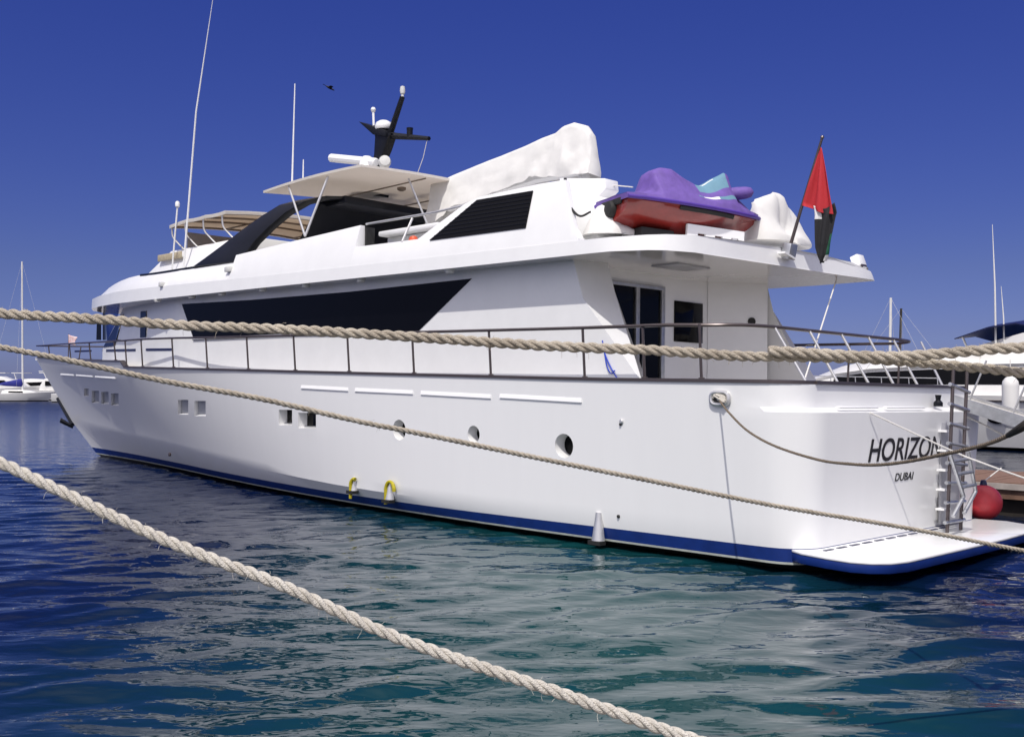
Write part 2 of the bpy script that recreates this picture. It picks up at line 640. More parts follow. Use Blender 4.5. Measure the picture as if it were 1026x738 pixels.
def flare(v, s):
    e = 1.0 + 0.22 * max(0, min(1, (s - 0.45) / 0.5))
    return v ** e


def side_pt(s, v):
    """point of the topsides: s along the hull, v from the chine (0) to the deck edge (1)"""
    xc, xd = LC * s, LD * s
    yc, yd = smooth_tab(YCH, xc), smooth_tab(YD, xd)
    zc, zd = smooth_tab(ZCH, xc), (lerp_tab(ZD, xd) if v > 0.999 else lerp_tab(ZDS, xd))
    x = xc + (xd - xc) * v
    z = zc + (zd - zc) * v
    y = max(0, yc + (yd - yc) * flare(v, s))
    xs = x
    c = corner(x)
    y -= c
    k = max(0.0, 1 - xs / 0.9)
    if v > VLEDGE + 0.01:
        x += 0.10 * k
        y -= 0.05 * k
    else:
        x -= 0.10 * k * (z - 0.3) / 1.75
    return Vector((x, max(y, 0), z))


def hull_y(x, z):
    v = 0.5
    for _ in range(30):
        s = min(1, max(0, x / (LC + (LD - LC) * v)))
        zc, zd = smooth_tab(ZCH, LC * s), lerp_tab(ZDS, LD * s)
        v = min(1, max(0, (z - zc) / (zd - zc)))
    return side_pt(min(1, x / (LC + (LD - LC) * v)), v).y


def onhull(px, py, off=0.0):
    y = 3.0
    for _ in range(40):
        p = pr(px, py, 'y', y + off)
        y = 0.5 * y + 0.5 * hull_y(p.x, p.z)
    return pr(px, py, 'y', y + off)


ST = [0, 0.02, 0.07, 0.15, 0.27, 0.40, 0.56, 0.9, 1.4, 2.2, 3.2, 4.4, 5.6, 7, 8.5, 10, 11.5, 13, 14.5, 16, 17.2, 18.4, 19.4, 20.25,
      20.6, 21.3, 22.2, 23.2, 24.2, 25.2, 26.2, 27.2, 28.2, 29.2, 30.2, 31.1, 32, 32.7, 33.2, 33.5, 33.7]
VS = [0, 0.08, 0.2, 0.35, 0.5, 0.65, VLEDGE - 0.06, VLEDGE, VLEDGE + 0.03, 0.92, 1.0]
grid = []
for x in ST:
    s = x / LD
    col = []
    c = corner(x)
    zk = -0.85 + 0.55 * s
    col.append(Vector((LK * s, 0, zk)))
    yw = max(0, smooth_tab(YWL, LW * s))
    zb = lerp_tab(ZBT, LD * s)
    P0 = side_pt(s, 0)

    def low(z):
        t = z / P0.z
        return Vector((LW * s + (P0.x - LW * s) * t, max(0, yw + (P0.y + c - yw) * t - c), z))
    col += [low(0.055), low(0.085), low(zb)]
    side = [side_pt(s, v) for v in VS]
    col += side
    top = side[-1]
    w = min(0.14, top.y * 0.5)
    kx = 0.16 * max(0, 1 - x / 0.4)
    zdk = lerp_tab([(0, 1.75), (6, 1.75), (9, top.z - 0.3), (14, top.z - 0.3), (18, top.z - 0.12), (34, top.z - 0.1)], x)
    col.append(Vector((top.x + kx, top.y - w, top.z)))
    col.append(Vector((top.x + kx, max(top.y - w - 0.01, top.y * 0.45), zdk)))
    col.append(Vector((top.x + kx, 0, zdk)))
    grid.append(col)
hb = MB()
NL = len(grid[0])
rowmat = [3, 2, 1] + [0] * (NL - 4)
rowmat[-1] = 4
rowmat = [3, 2, 1] + [0] * (NL - 5) + [4]
for sgn in (1, -1):
    vs = [Vector((p.x, p.y * sgn, p.z)) for col in grid for p in col]
    for lv in range(NL - 1):
        fs = []
        for i in range(len(grid) - 1):
            a, b = i * NL + lv, (i + 1) * NL + lv
            fs.append((a, b, b + 1, a + 1))
        hb.add(vs, fs, rowmat[lv])
for lv in range(NL - 1):
    a, b = grid[0][lv], grid[0][lv + 1]
    hb.add([a, b, Vector((b.x, -b.y, b.z)), Vector((a.x, -a.y, a.z))], [(0, 1, 2, 3)], rowmat[lv])
hull = hb.build('hull', [M['hull'], M['blue'], M['pale'], M['antifoul'], M['deck']], Y, merge=True, smooth=24)

# ---------------- portholes cut into the topsides (real recesses with glass at the back)
SQ = [(84, 389, 89, 397), (91.5, 391, 99.5, 404), (101, 392, 109, 405), (111, 393.5, 119, 406.5),
      (178, 400, 189, 415.5), (194.5, 401, 206.5, 417), (279, 410, 293, 426), (298.5, 413, 317, 429)]
RD = [(394, 420, 406, 441), (467, 426, 482, 444), (555, 434, 575, 459)]
cut = MB()
panes = []


def hull_n(x, z):
    e = 0.15
    sx = (hull_y(x + e, z) - hull_y(x - e, z)) / (2 * e)
    sz = (hull_y(x, z + e) - hull_y(x, z - e)) / (2 * e)
    return Vector((-sx, 1, -sz)).normalized()


def recess(corners, n, dp, shrink):
    c = sum(corners, Vector()) / len(corners)
    inner = [c + (p - c) * shrink - n * dp for p in corners]
    outer = [c + (p - c) * 1.0 + n * 0.10 for p in corners]
    cut.prism(inner, outer)
    panes.append(([c + (p - c) * shrink * 0.93 - n * (dp - 0.006) for p in corners], n, c))


for (x0, y0, x1, y1) in SQ:
    cs = [onhull(x0, y0), onhull(x1, y0), onhull(x1, y1), onhull(x0, y1)]
    c = sum(cs, Vector()) / 4
    n_h = hull_n(c.x, c.z)
    # true plane through the middle of the opening
    cs = [p - n_h * (p - c).dot(n_h) for p in cs]
    recess(cs, n_h, 0.20 if x0 > 250 else 0.09, 0.88)
for (x0, y0, x1, y1) in RD:
    c = onhull((x0 + x1) / 2, (y0 + y1) / 2)
    ru = abs(onhull((x0 + x1) / 2, y0).z - onhull((x0 + x1) / 2, y1).z) / 2
    n_h = hull_n(c.x, c.z)
    tx = Vector((1, 0, 0))
    tx = (tx - n_h * tx.dot(n_h)).normalized()
    tzv = n_h.cross(tx)
    recess([c + tx * ru * math.cos(2 * math.pi * k / 28) + tzv * ru * math.sin(2 * math.pi * k / 28) for k in range(28)], n_h, 0.22, 0.93)
cutter = cut.build('porthole_cutter', M['gel'])
cutter.parent = Y
bpy.context.view_layer.update()
md = hull.modifiers.new('cut', 'BOOLEAN')
md.operation = 'DIFFERENCE'
md.solver = 'EXACT'
md.use_self = True
md.object = cutter
dg = bpy.context.evaluated_depsgraph_get()
nm = D.meshes.new_from_object(hull.evaluated_get(dg), preserve_all_data_layers=True, depsgraph=dg)
hull.modifiers.clear()
hull.data = nm
nm.name = 'hull'
nm.shade_smooth()
nm.set_sharp_from_angle(angle=rad(24))
D.objects.remove(cutter)
for ring, n_h, c in panes:
    mb = MB()
    mb.slab(ring, n_h, 0.012)
    mb.build('porthole', M['glass'] if c.x < 14.5 else M['deadlight'], Y)

# ---------------- swim platform
PZ = 0.255
pl = [(0.2, 2.4), (0.22, 2.86), (0.0, 3.0), (-0.40, 3.10), (-0.75, 3.14), (-0.98, 3.05), (-1.14, 2.86), (-1.22, 2.55)]
pl += [(-1.24, 1.0), (-1.24, -0.5), (-1.20, -1.6), (-1.08, -2.2), (-0.85, -2.6), (-0.45, -2.82), (0.05, -2.75)]
mb = MB()
mb.prism([Vector((x, y, PZ - 0.035)) for x, y in pl], [Vector((x, y, PZ)) for x, y in pl])
plat = mb.build('swim_platform', M['gel'], Y, bevel=0.012)
mb = MB()
mb.prism([Vector((x * 0.99 + 0.005, y * 0.995, PZ - 0.15)) for x, y in pl], [Vector((x * 0.998, y * 0.998, PZ - 0.037)) for x, y in pl])
mb.build('platform_edge', M['blue'], plat, bevel=0.01)
for i in range(13):
    y = 2.55 - i * 0.36
    if y < -1.4:
        break
    mb = MB()
    mb.box((-0.14, y, PZ + 0.004), (0.05, 0.22, 0.012))
    mb.build('drain_slot', M['navy'], plat)

# ---------------- rub strips (bright freeing port covers)
for (x0, y0, x1, y1) in [(61, 374.6, 74, 375.4), (76.5, 375.4, 93, 376.6), (95.5, 376.8, 115.5, 378.2), (302, 387.4, 349, 390),
                         (356, 390.4, 414, 393), (422, 393.5, 492, 397.2), (501, 396.6, 583, 401.2)]:
    mb = MB()
    n = 5
    rings = []
    for i in range(n):
        t = i / (n - 1)
        p = onhull(x0 + (x1 - x0) * t, y0 + (y1 - y0) * t)
        y = hull_y(p.x, p.z)
        rings.append([Vector((p.x, y - 0.02, p.z + 0.035)), Vector((p.x, y + 0.006, p.z + 0.035)), Vector((p.x, y + 0.018, p.z - 0.018)),
                      Vector((p.x, y + 0.018, p.z - 0.03)), Vector((p.x, y - 0.02, p.z - 0.035))])
    mb.loft(rings)
    mb.build('rub_strip', M['bright'], Y)

# ---------------- exhaust outlets and skin fittings
for (px, ptop, pbot, wt, wb, yel) in [(355, 479, 491, 3, 6, 1), (391, 483, 500, 3.2, 7, 1), (600, 513, 541, 4.2, 9, 0)]:
    a, b = onhull(px, ptop), onhull(px, pbot)
    k = 1.6 * (a - b).length / max(1, (pbot - ptop))
    mb = MB()
    rings = []
    for t in np.linspace(0, 1, 7):
        c = b.lerp(a, t)
        w = (wb + (wt - wb) * t) * k * 0.5
        y0 = hull_y(c.x, c.z)
        d = w * 1.1
        ring = []
        for j in range(9):
            an = math.pi * j / 8
            ring.append(Vector((c.x + w * math.cos(an), y0 - 0.01 + d * math.sin(an) ** 0.8, c.z)))
        rings.append(ring)
    mb.loft(rings)
    ex = mb.build('exhaust_cover', M['chrome'], Y, smooth=50)
    mb = MB()
    mb.box((b.x, b.y + 0.05, b.z - 0.03), (wb * k * 1.1, 0.14, 0.06))
    mb.build('exhaust_mouth', M['blackrubber'], ex)
    if yel:
        R = 0.12 if px > 380 else 0.10
        pth = []
        for j in range(13):
            an = rad(-15 + 200 * j / 12) if px > 380 else rad(-10 + 120 * j / 12)
            pth.append(Vector((a.x - 0.07 + R * math.cos(an + math.pi) * -1, a.y + 0.06, a.z - 0.14 + R * 1.35 * math.sin(an))))
        pth = [Vector((pth[0].x, pth[0].y, pth[0].z - 0.22))] + pth
        mb = MB()
        mb.tube(pth, [0.035 + 0.012 * noise.noise(p * 9) for p in pth], 8)
        mb.build('hose_loop', M['yellow'], Y)
for (px, py, r, mt) in [(620, 517, 0.025, 'blackrubber'), (623, 422, 0.035, 'chrome'), (170, 455, 0.05, 'darksteel'), (622, 425, 0.02, 'blackrubber')]:
    p = onhull(px, py)
    mb = MB()
    mb.lathe([(r * 0.6, 0.03), (r, 0.02), (r, -0.02)], p, (0, 1, 0), 12)
    mb.build('skin_fitting', M[mt], Y)

# ---------------- anchor under the bow
mb = MB()
sp = side_pt(0.985, 0.15)
a0, a1 = Vector((31.50, 0.0, 1.88)), Vector((30.18, 0.0, 0.98))
mb.tube([a0, a1], 0.06, 8)
ad_ = (a1 - a0).normalized()
for sg in (1, -1):
    q = [a1, a1 + ad_ * 0.10, a1 - ad_ * 0.30 + Vector((0.05, 0.30 * sg, -0.02)), a1 - ad_ * 0.42 + Vector((0.06, 0.24 * sg, 0.0))]
    mb.prism(q, [p + Vector((0.06, 0, -0.08)) for p in q])
mb.build('anchor', M['black'], Y)

# ---------------- dark capping along the bulwark
def deck_edge(x, dy=0.0, dz=0.0):
    p = side_pt(x / LD, 1)
    return Vector((p.x, p.y - dy, p.z + dz))


for sg in (1, -1):
    mb = MB()
    rings = []
    for x in ST:
        if x > 33.3:
            continue
        p = deck_edge(x)
        ring = [Vector((p.x, (p.y + 0.02) * sg, p.z - 0.02)), Vector((p.x, (p.y + 0.02) * sg, p.z + 0.025)),
                Vector((p.x, max(0, p.y - 0.12) * sg, p.z + 0.03)), Vector((p.x, max(0, p.y - 0.12) * sg, p.z - 0.01))]
        rings.append(ring)
    mb.loft(rings)
    mb.build('bulwark_capping', M['darksteel'], Y)
mb = MB()
p = side_pt(0, 1)
mb.box((p.x + 0.05, 0, p.z + 0.005), (0.16, p.y * 2 + 0.03, 0.046))
mb.build('bulwark_capping', M['darksteel'], Y)

# ---------------- hand rails
RAILH = [(0, 0.76), (3.5, 0.77), (14, 0.72), (20.3, 0.70), (20.7, 0.58), (33.7, 0.52)]


def rail_pt(x, sg=1):
    p = side_pt(x / LD, 1)
    q = Vector((p.x, max(p.y - 0.02, 0.0), p.z))
    z = lerp_tab([(0, 3.23), (3.5, 3.26), (14, 3.43), (18, 3.53), (20.5, 3.55), (23, 3.59), (28, 3.71), (33.7, 3.84)], x)
    return Vector((q.x, (q.y + 0.015 if x < 32 else max(q.y - 0.01, 0.02)) * sg, z)), Vector((q.x, max(q.y - 0.05, 0.0) * sg, q.z))


for sg in (1, -1):
    pts = []
    xs = [33.55, 33.2, 32.4, 31, 29.5, 28, 26, 24, 22, 20.5, 19, 17, 15, 12, 9, 6, 4, 2.8, 2.1]
    pts = [rail_pt(x, sg)[0] for x in xs]
    pts += [Vector((1.55, 2.98 * sg, 3.235)), Vector((1.14, 2.66 * sg, 3.24)), Vector((1.0, 2.1 * sg, 3.24)), Vector((1.0, 1.0 * sg, 3.24)), Vector((1.0, 0, 3.24))]
    path = spline(pts, 4)
    mb = MB()
    mb.tube(path, 0.026, 8)
    mb.build('handrail', M['darksteel'], Y)
    pxs = [50, 71, 91, 116, 127, 143, 174, 208, 249, 296, 350, 415, 492, 586, 646, 703]
    for px in pxs:
        x = 10
        lo, hi = 1.2, 33.4
        for _ in range(40):
            x = 0.5 * (lo + hi)
            q = MY @ rail_pt(x)[1]
            u = CX + F * q.x / q.y
            if u > px:
                lo = x
            else:
                hi = x
        t, b = rail_pt(x, sg)
        mb = MB()
        mb.tube([b - Vector((0, 0, 0.02)), t], 0.021, 8)
        mb.lathe([(0.045, 0), (0.045, 0.012), (0.022, 0.02)], b + Vector((0, 0, 0.028)), (0, 0, 1), 10)
        mb.build('rail_post', M['darksteel'], Y)
for (tx, bx, by) in ((776, 808, 386), (811, 840, 386), (843, 871, 387), (870, 896, 388), (895, 920, 388), (923, 945, 389)):
    pb_, pt2 = pr(bx, by, 'x', 0.20), pr(tx, 340, 'x', 1.0)
    mb = MB()
    mb.tube([Vector((0.20, pb_.y, 2.44)), Vector((1.0, pt2.y, 3.235))], 0.020, 8)
    mb.build('rail_strut', M['chrome'], Y)

# ---------------- fairlead on the quarter
fc = onhull(722, 399)
n3 = Vector((0, 1, 0))
mb = MB()
path = []
for k in range(33):
    an = 2 * math.pi * k / 32
    ca, sa = math.cos(an), math.sin(an)
    path.append(fc + Vector((0.14 * (abs(ca) ** 0.6) * (1 if ca > 0 else -1), 0.02, 0.085 * (abs(sa) ** 0.75) * (1 if sa > 0 else -1))))
mb.tube(path, 0.032, 8, caps=False)
fl = mb.build('fairlead', M['chrome'], Y)
mb = MB()
mb.slab([fc + Vector((0.14 * math.cos(2 * math.pi * k / 20), 0.004, 0.08 * math.sin(2 * math.pi * k / 20))) for k in range(20)], (0, 1, 0), 0.01)
mb.build('fairlead_mouth', M['blackrubber'], fl)

# ---------------- transom details
XT = -0.085
tz = 2.085
for (ya, yb) in ((2.15, 1.0), (0.75, -0.55)):
    mb = MB()
    mb.box((-0.045, (ya + yb) / 2, tz + 0.03), (0.07, ya - yb, 0.03))
    mb.build('cleat_cover', M['bright'], Y, bevel=0.015)
mb = MB()
mb.box((XT + 0.02, -1.52, 1.16), (0.05, 0.86, 1.72))  # flat panel; its grey paints in the shade of the transom's stairwell opening
dr = mb.build('stairwell_shade', M['greypanel'], Y, bevel=0.015)
for i in range(5):
    mb = MB()
    mb.box((XT - 0.06, -1.02 - 0.02 * i, 0.55 + i * 0.3), (0.14, 0.22, 0.03))
    mb.build('step', M['bright'], dr)


def text_part(body, height, p0, width, mat, parent, shear=0.28, name='lettering', bold=0.0):
    cu = D.curves.new(name, 'FONT')
    cu.body = body
    cu.size = 1.0
    cu.extrude = 0.02
    cu.shear = shear
    cu.offset = bold
    to = D.objects.new(name + '_source', cu)
    COL.objects.link(to)
    bpy.context.view_layer.update()
    dgx = bpy.context.evaluated_depsgraph_get()
    me = D.meshes.new_from_object(to.evaluated_get(dgx), depsgraph=dgx)
    D.objects.remove(to)
    xs = [v.co.x for v in me.vertices]
    ys = [v.co.y for v in me.vertices]
    x0, x1, y0, y1 = min(xs), max(xs), min(ys), max(ys)
    for v in me.vertices:
        u = (v.co.x - x0) / (x1 - x0) * width
        w = (v.co.y - y0) / (y1 - y0) * height
        zz = p0[2] + w
        rake = -0.10 * (zz - 0.3) / 1.75
        v.co = Vector((rake - 0.004 - v.co.z * 0.1 - 0.002, p0[1] - u, zz))
    me.materials.clear()
    me.materials.append(mat)
    o = D.objects.new(name, me)
    COL.objects.link(o)
    o.parent = parent
    return o


text_part('HORIZON', 0.33, (0, 1.30, 1.345), 2.47, M['text'], Y, 0.22, bold=0.012)
text_part('DUBAI', 0.115, (0, 0.43, 1.04), 0.62, M['text'], Y, 0.22, bold=0.008)

# ---------------- boat deck slab with its overhang
ZB = [(0, 4.385), (5, 4.40), (8, 4.42), (13, 4.46), (17.5, 4.49), (22, 4.58), (26.7, 4.72)]
ZK = [(0, 4.60), (4.6, 4.62), (7.3, 4.65), (13, 4.72), (17.5, 4.80), (20, 4.86), (26.7, 4.88)]
OUT = [(2.30, 0.0), (2.30, 1.2), (2.33, 2.2), (2.42, 2.66), (2.62, 2.86), (3.15, 3.10), (3.5, 3.12), (8, 3.12), (13, 3.12), (17, 3.10), (19, 2.98),
       (20.8, 2.78), (22.6, 2.42), (24.2, 1.95), (25.5, 1.35), (26.4, 0.7), (26.7, 0.0)]


def out_y(x):
    return lerp_tab([(p[0], p[1]) for p in OUT[5:]], x)


OUTS = [(2.12, 0.0), (2.05, 1.2), (1.95, 2.2), (1.88, 2.8), (1.95, 3.02), (3.15, 3.13)] + OUT[6:]
OUT[0], OUT[1], OUT[2] = (2.12, 0.0), (2.20, 1.2), (2.24, 2.2)
ringo = OUT[:-1] + [OUT[-1]] + [(x, -y) for x, y in OUTS[1:-1]][::-1]
ZDROP = 0.06
mb = MB()


def bdz(x, y):
    return lerp_tab(ZB, x)


def tdz(x, y):
    return lerp_tab(ZK, x) + 0.10 * (1 - min(1, abs(y) / 3.1) ** 2) - 0.14 * max(0, (-y - 2.3) / 0.8) * max(0, 1 - (x - 1.8) / 2.0)


bot = [Vector((x, y, bdz(x, y))) for x, y in ringo]
top = [Vector((x + (0.03 if x < 3 else 0), y * 0.993, tdz(x, y))) for x, y in ringo]
n = len(ringo)
fs = [(i, (i + 1) % n, n + (i + 1) % n, n + i) for i in range(n)]
mb.add(bot + top, fs, 0)
# crowned deck and soffit, as strips between port and starboard
m = len(OUT)
for i in range(m - 1):
    for arr in (0, 1):
        for half in range(4):
            t0, t1 = half / 4, (half + 1) / 4

            def P(k, t):
                a, b = OUT[k], OUTS[k]
                x, y = a[0] + (b[0] - a[0]) * t, a[1] + (-b[1] - a[1]) * t
                if arr == 0:
                    return Vector((x, y, bdz(x, y)))
                return Vector((x + (0.03 if x < 3 else 0), y * 0.993, tdz(x, y)))
            mb.add([P(i, t0), P(i + 1, t0), P(i + 1, t1), P(i, t1)], [(0, 1, 2, 3)], 1 if arr == 0 else 0)
bd = mb.build('boat_deck', [M['gel'], M['soffit']], Y, merge=True, smooth=30)

# soffit hatch, light fittings
for px, py in [(163, 303), (196, 299), (231, 296), (273, 291.5), (320, 287), (377, 281), (473, 272)]:
    p = pr(px, py, 'z', 4.43)
    p.y = min(p.y, 3.02)
    mb = MB()
    mb.lathe([(0.02, -0.05), (0.075, -0.045), (0.09, 0.0), (0.09, 0.03)], (p.x, 2.98, lerp_tab(ZB, p.x) - 0.02), (0, 0, 1), 14)
    mb.build('soffit_light', M['lamp_glass'], Y)
mb = MB()
mb.box((3.4, 0.95, 4.383), (0.55, 0.9, 0.03))
mb.build('soffit_hatch', M['greypanel'], Y, bevel=0.008)

# ---------------- deckhouse
PB = [(4.5, 2.70), (6.0, 2.70), (17.25, 2.70), (17.45, 2.70), (19.3, 2.46), (21.0, 2.17), (22.7, 1.86), (24.4, 1.50), (25.6, 0.95), (26.2, 0)]
PT = [(4.5, 2.70), (6.0, 2.70), (17.15, 2.70), (17.35, 2.70), (18.9, 2.46), (20.4, 2.17), (21.9, 1.86), (23.0, 1.50), (23.9, 0.95), (24.3, 0)]
rb = PB + [(x, -y) for x, y in PB[:-1]][::-1]
rt = PT + [(x, -y) for x, y in PT[:-1]][::-1]
mb = MB()
mb.prism([Vector((x, y, 1.76 if x < 5 else 2.36 if x < 17.3 else 2.74)) for x, y in rb], [Vector((x, y, 3.45)) for x, y in rb])
lo = [Vector((x, y, 3.45)) for x, y in rb]
hi = [Vector((x, y, lerp_tab(ZB, x) + 0.05)) for x, y in rt]
mb.f = mb.f[2:]
mb.mi = mb.mi[2:]
k = len(rb)
mb.add(lo + hi, [list(range(k, 2 * k))] + [(i, (i + 1) % k, k + (i + 1) % k, k + i) for i in range(k)])
house = mb.build('deckhouse', M['gel'], Y, merge=True, smooth=28)

# raked wing panels that close the aft deck
for sg in (1, -1):
    A = [pr(641, 380, 'y', 2.70), pr(584, 298, 'y', 2.70), pr(574, 261, 'y', 2.70)]
    B = [pr(642.5, 379, 'y', 2.50), pr(616, 292, 'y', 1.95), pr(609, 267, 'y', 1.95)]
    fr = 4.5

    yin = 1.95 if sg > 0 else 2.36
    B = [pr(642.5, 379, 'y', 2.50), pr(616, 292, 'y', yin), pr(609, 267, 'y', yin)]

    def wing(P, y):
        e = P[0] + (P[0] - P[1]) * 0.42
        zt = 4.42
        return [Vector((fr, y, 1.76)), Vector((e.x, y, 1.76)), Vector((P[0].x, y, P[0].z)), Vector((P[1].x, y, P[1].z)), Vector((P[2].x, y, zt)), Vector((fr, y, zt))]
    mb = MB()
    WA, WB = wing(A, 2.70 * sg), wing(B, yin * sg)
    for k_ in (0, 1, 2):
        WB[k_].y = 2.50 * sg
    mb.prism(WA, WB)
    mb.build('wing_panel', M['gel'], Y)

# stairwell panel in the starboard corner of the aft deck
mb = MB()
pp = [(4.49, -1.42), (3.75, -2.32), (4.49, -2.32)]
mb.prism([Vector((x, y, 1.77)) for x, y in pp], [Vector((x, y, 4.40)) for x, y in pp])
stair = mb.build('stair_panel', M['gel'], Y)
sp0 = wallpt(753, 322, (3.75, -2.32), (4.49, -1.42))
mb = MB()
nrm = Vector((-0.9, 0.74, 0)).normalized()
mb.lathe([(0.075, -0.01), (0.075, 0.02), (0.05, 0.03)], sp0, nrm, 18)
mb.build('loudspeaker', M['blackrubber'], stair)

# saloon doors and window in the aft bulkhead
XW = 4.497


def bulk(px, py):
    return pr(px, py, 'x', XW)


yl, yr = 1.50, -0.03
ztop = bulk(640, 288).z
fd = MB()
for (ya, yb) in ((yl, yl - 0.06), (0.80, 0.70), (yr + 0.10, yr)):
    fd.box((XW - 0.02, (ya + yb) / 2, (1.78 + ztop) / 2), (0.06, abs(ya - yb), ztop - 1.78))
fd.box((XW - 0.021, (yl + yr) / 2, ztop + 0.03), (0.062, yl - yr + 0.0, 0.07))
fd.box((XW - 0.018, (yl + yr) / 2, 3.02), (0.05, yl - yr - 0.02, 0.05))
door = fd.build('saloon_door', M['alu'], Y, bevel=0.004)
for (ya, yb) in ((yl - 0.06, 0.80), (0.70, yr + 0.10)):
    mb = MB()
    mb.box((XW - 0.004, (ya + yb) / 2, (1.78 + ztop) / 2), (0.012, abs(ya - yb), ztop - 1.78))
    mb.build('door_pane', M['glass'], door)
mb = MB()
mb.tube([Vector((XW - 0.09, 0.66, 2.55)), Vector((XW - 0.09, 0.66, 3.0))], 0.015, 8)
mb.build('door_handle', M['chrome'], door)
mb = MB()
q0, q1 = bulk(675.5, 301), bulk(703, 344)
mb.box((XW - 0.01, (q0.y + q1.y) / 2, (q0.z + q1.z) / 2), (0.03, q0.y - q1.y, q0.z - q1.z))
mb.build('aft_window', M['glass'], Y, bevel=0.006)
mb = MB()
mb.box((XW - 0.008, -0.95, 2.32), (0.02, 0.10, 0.16))
mb.build('deck_socket', M['alu'], Y)

# long black saloon window
YW = 2.70
wpx = [(182.5, 304.5), (250, 300.5), (350, 292.3), (473, 279), (419, 332), (300, 333.5), (194, 338.5)]
mb = MB()
wp = [pr(a, b, 'y', YW) for a, b in wpx]
# straight bottom and top runs, forward end raked
mb.slab([Vector((p.x, YW - 0.02, p.z)) for p in wp], (0, 1, 0), 0.032)
sw = mb.build('saloon_window', M['glass'], Y)
mb = MB()
mb.tube([Vector((wp[4].x - 0.3, YW + 0.02, wp[4].z - 0.04)), Vector((wp[5].x, YW + 0.02, wp[5].z - 0.03)), Vector((wp[6].x, YW + 0.02, wp[6].z - 0.04))], 0.02, 6)
mb.build('window_rail', M['chrome'], sw)


# pilothouse windows and blue stripes on the forward house side
def house_y(x, z):
    t = min(1, max(0, (z - 3.45) / 1.1))
    tab = [(a[0] + (b[0] - a[0]) * t, a[1]) for a, b in zip(PB, PT)]
    return lerp_tab(tab, x) if x < tab[-1][0] else -1.0


def house_pt(px, py, off):
    """where a sight line first meets the side of the forward house"""
    d = RL @ ray(px, py)
    t, st = 20.0, 0.05
    while t < 50:
        p = CL + d * t
        if p.y < house_y(p.x, p.z):
            break
        t += st
    lo_, hi_ = t - st, t
    for _ in range(25):
        m_ = 0.5 * (lo_ + hi_)
        p = CL + d * m_
        if p.y < house_y(p.x, p.z):
            hi_ = m_
        else:
            lo_ = m_
    p = CL + d * lo_
    e = 0.02
    sx = (house_y(p.x + e, p.z) - house_y(p.x - e, p.z)) / (2 * e)
    n = Vector((-max(-2.0, min(2.0, sx)), 1, 0)).normalized()
    return p, n


def house_patch(name, quad, mat, t=0.02, parent=None):
    mb = MB()
    q = [Vector((u, v, 0)) for u, v in quad]
    rings = []
    for k in range(9):
        f = k / 8
        a, b = q[0].lerp(q[1], f), q[3].lerp(q[2], f)
        (pa, na), (pb, nb_) = house_pt(a.x, a.y, 0), house_pt(b.x, b.y, 0)
        rings.append([pa - na * 0.012, pa + na * t, pb + nb_ * t, pb - nb_ * 0.012])
    mb.loft(rings)
    return mb.build(name, mat, parent or Y)


house_patch('pilothouse_window', [(103.5, 312), (117.5, 312), (122, 340.5), (103.5, 340.5)], M['glass'])
house_patch('pilothouse_window', [(97.5, 322), (101, 316), (101, 340.5), (97, 340.5)], M['glass'])
house_patch('pilothouse_window', [(141.5, 312), (147, 311.5), (146.5, 337.5), (141, 338)], M['glass'])
house_patch('vent_slot', [(102.5, 350), (136, 349.3), (136, 351.6), (102.5, 352.2)], M['navy'], 0.012)
house_patch('vent_slot', [(146.5, 349), (172, 348.7), (172, 351), (146.5, 351.3)], M['navy'], 0.012)
house_patch('vent_slot', [(75, 351), (91.5, 350.5), (91.5, 352.3), (75, 352.8)], M['navy'], 0.012)
# dark windscreen across the front of the pilothouse
for sg in (1, -1):
    i = 7
    quad = []
    for (u, w, z) in ((0.06, 0, 3.55), (0.94, 0, 3.55), (0.94, 1, 4.42), (0.06, 1, 4.42)):
        t = (z - 3.45) / 1.1
        for_a = (PB[i][0] + (PT[i][0] - PB[i][0]) * t, PB[i][1])
        for_b = (PB[i + 1][0] + (PT[i + 1][0] - PB[i + 1][0]) * t, PB[i + 1][1])
        quad.append(Vector((for_a[0] + (for_b[0] - for_a[0]) * u, (for_a[1] + (for_b[1] - for_a[1]) * u) * sg, z)))
    mb = MB()
    N = (quad[1] - quad[0]).cross(quad[3] - quad[0]).normalized()
    if N.x < 0:
        N = -N
    mb.prism([p - N * 0.01 for p in quad], [p + N * 0.02 for p in quad])
    mb.build('windscreen', M['glass'], Y)
    # side quarter of the screen
    quad = []
    for (u, z) in ((0.1, 3.5), (0.97, 3.5), (0.97, 4.42), (0.5, 4.42)):
        i = 6
        t = (z - 3.45) / 1.1
        for_a = (PB[i][0] + (PT[i][0] - PB[i][0]) * t, PB[i][1])
        for_b = (PB[i + 1][0] + (PT[i + 1][0] - PB[i + 1][0]) * t, PB[i + 1][1])
        quad.append(Vector((for_a[0] + (for_b[0] - for_a[0]) * u, (for_a[1] + (for_b[1] - for_a[1]) * u) * sg, z)))
    N = (quad[1] - quad[0]).cross(quad[3] - quad[0]).normalized()
    if N.y * sg < 0:
        N = -N
    mb = MB()
    mb.prism([p - N * 0.01 for p in quad], [p + N * 0.02 for p in quad])
    mb.build('windscreen', M['glass'], Y)

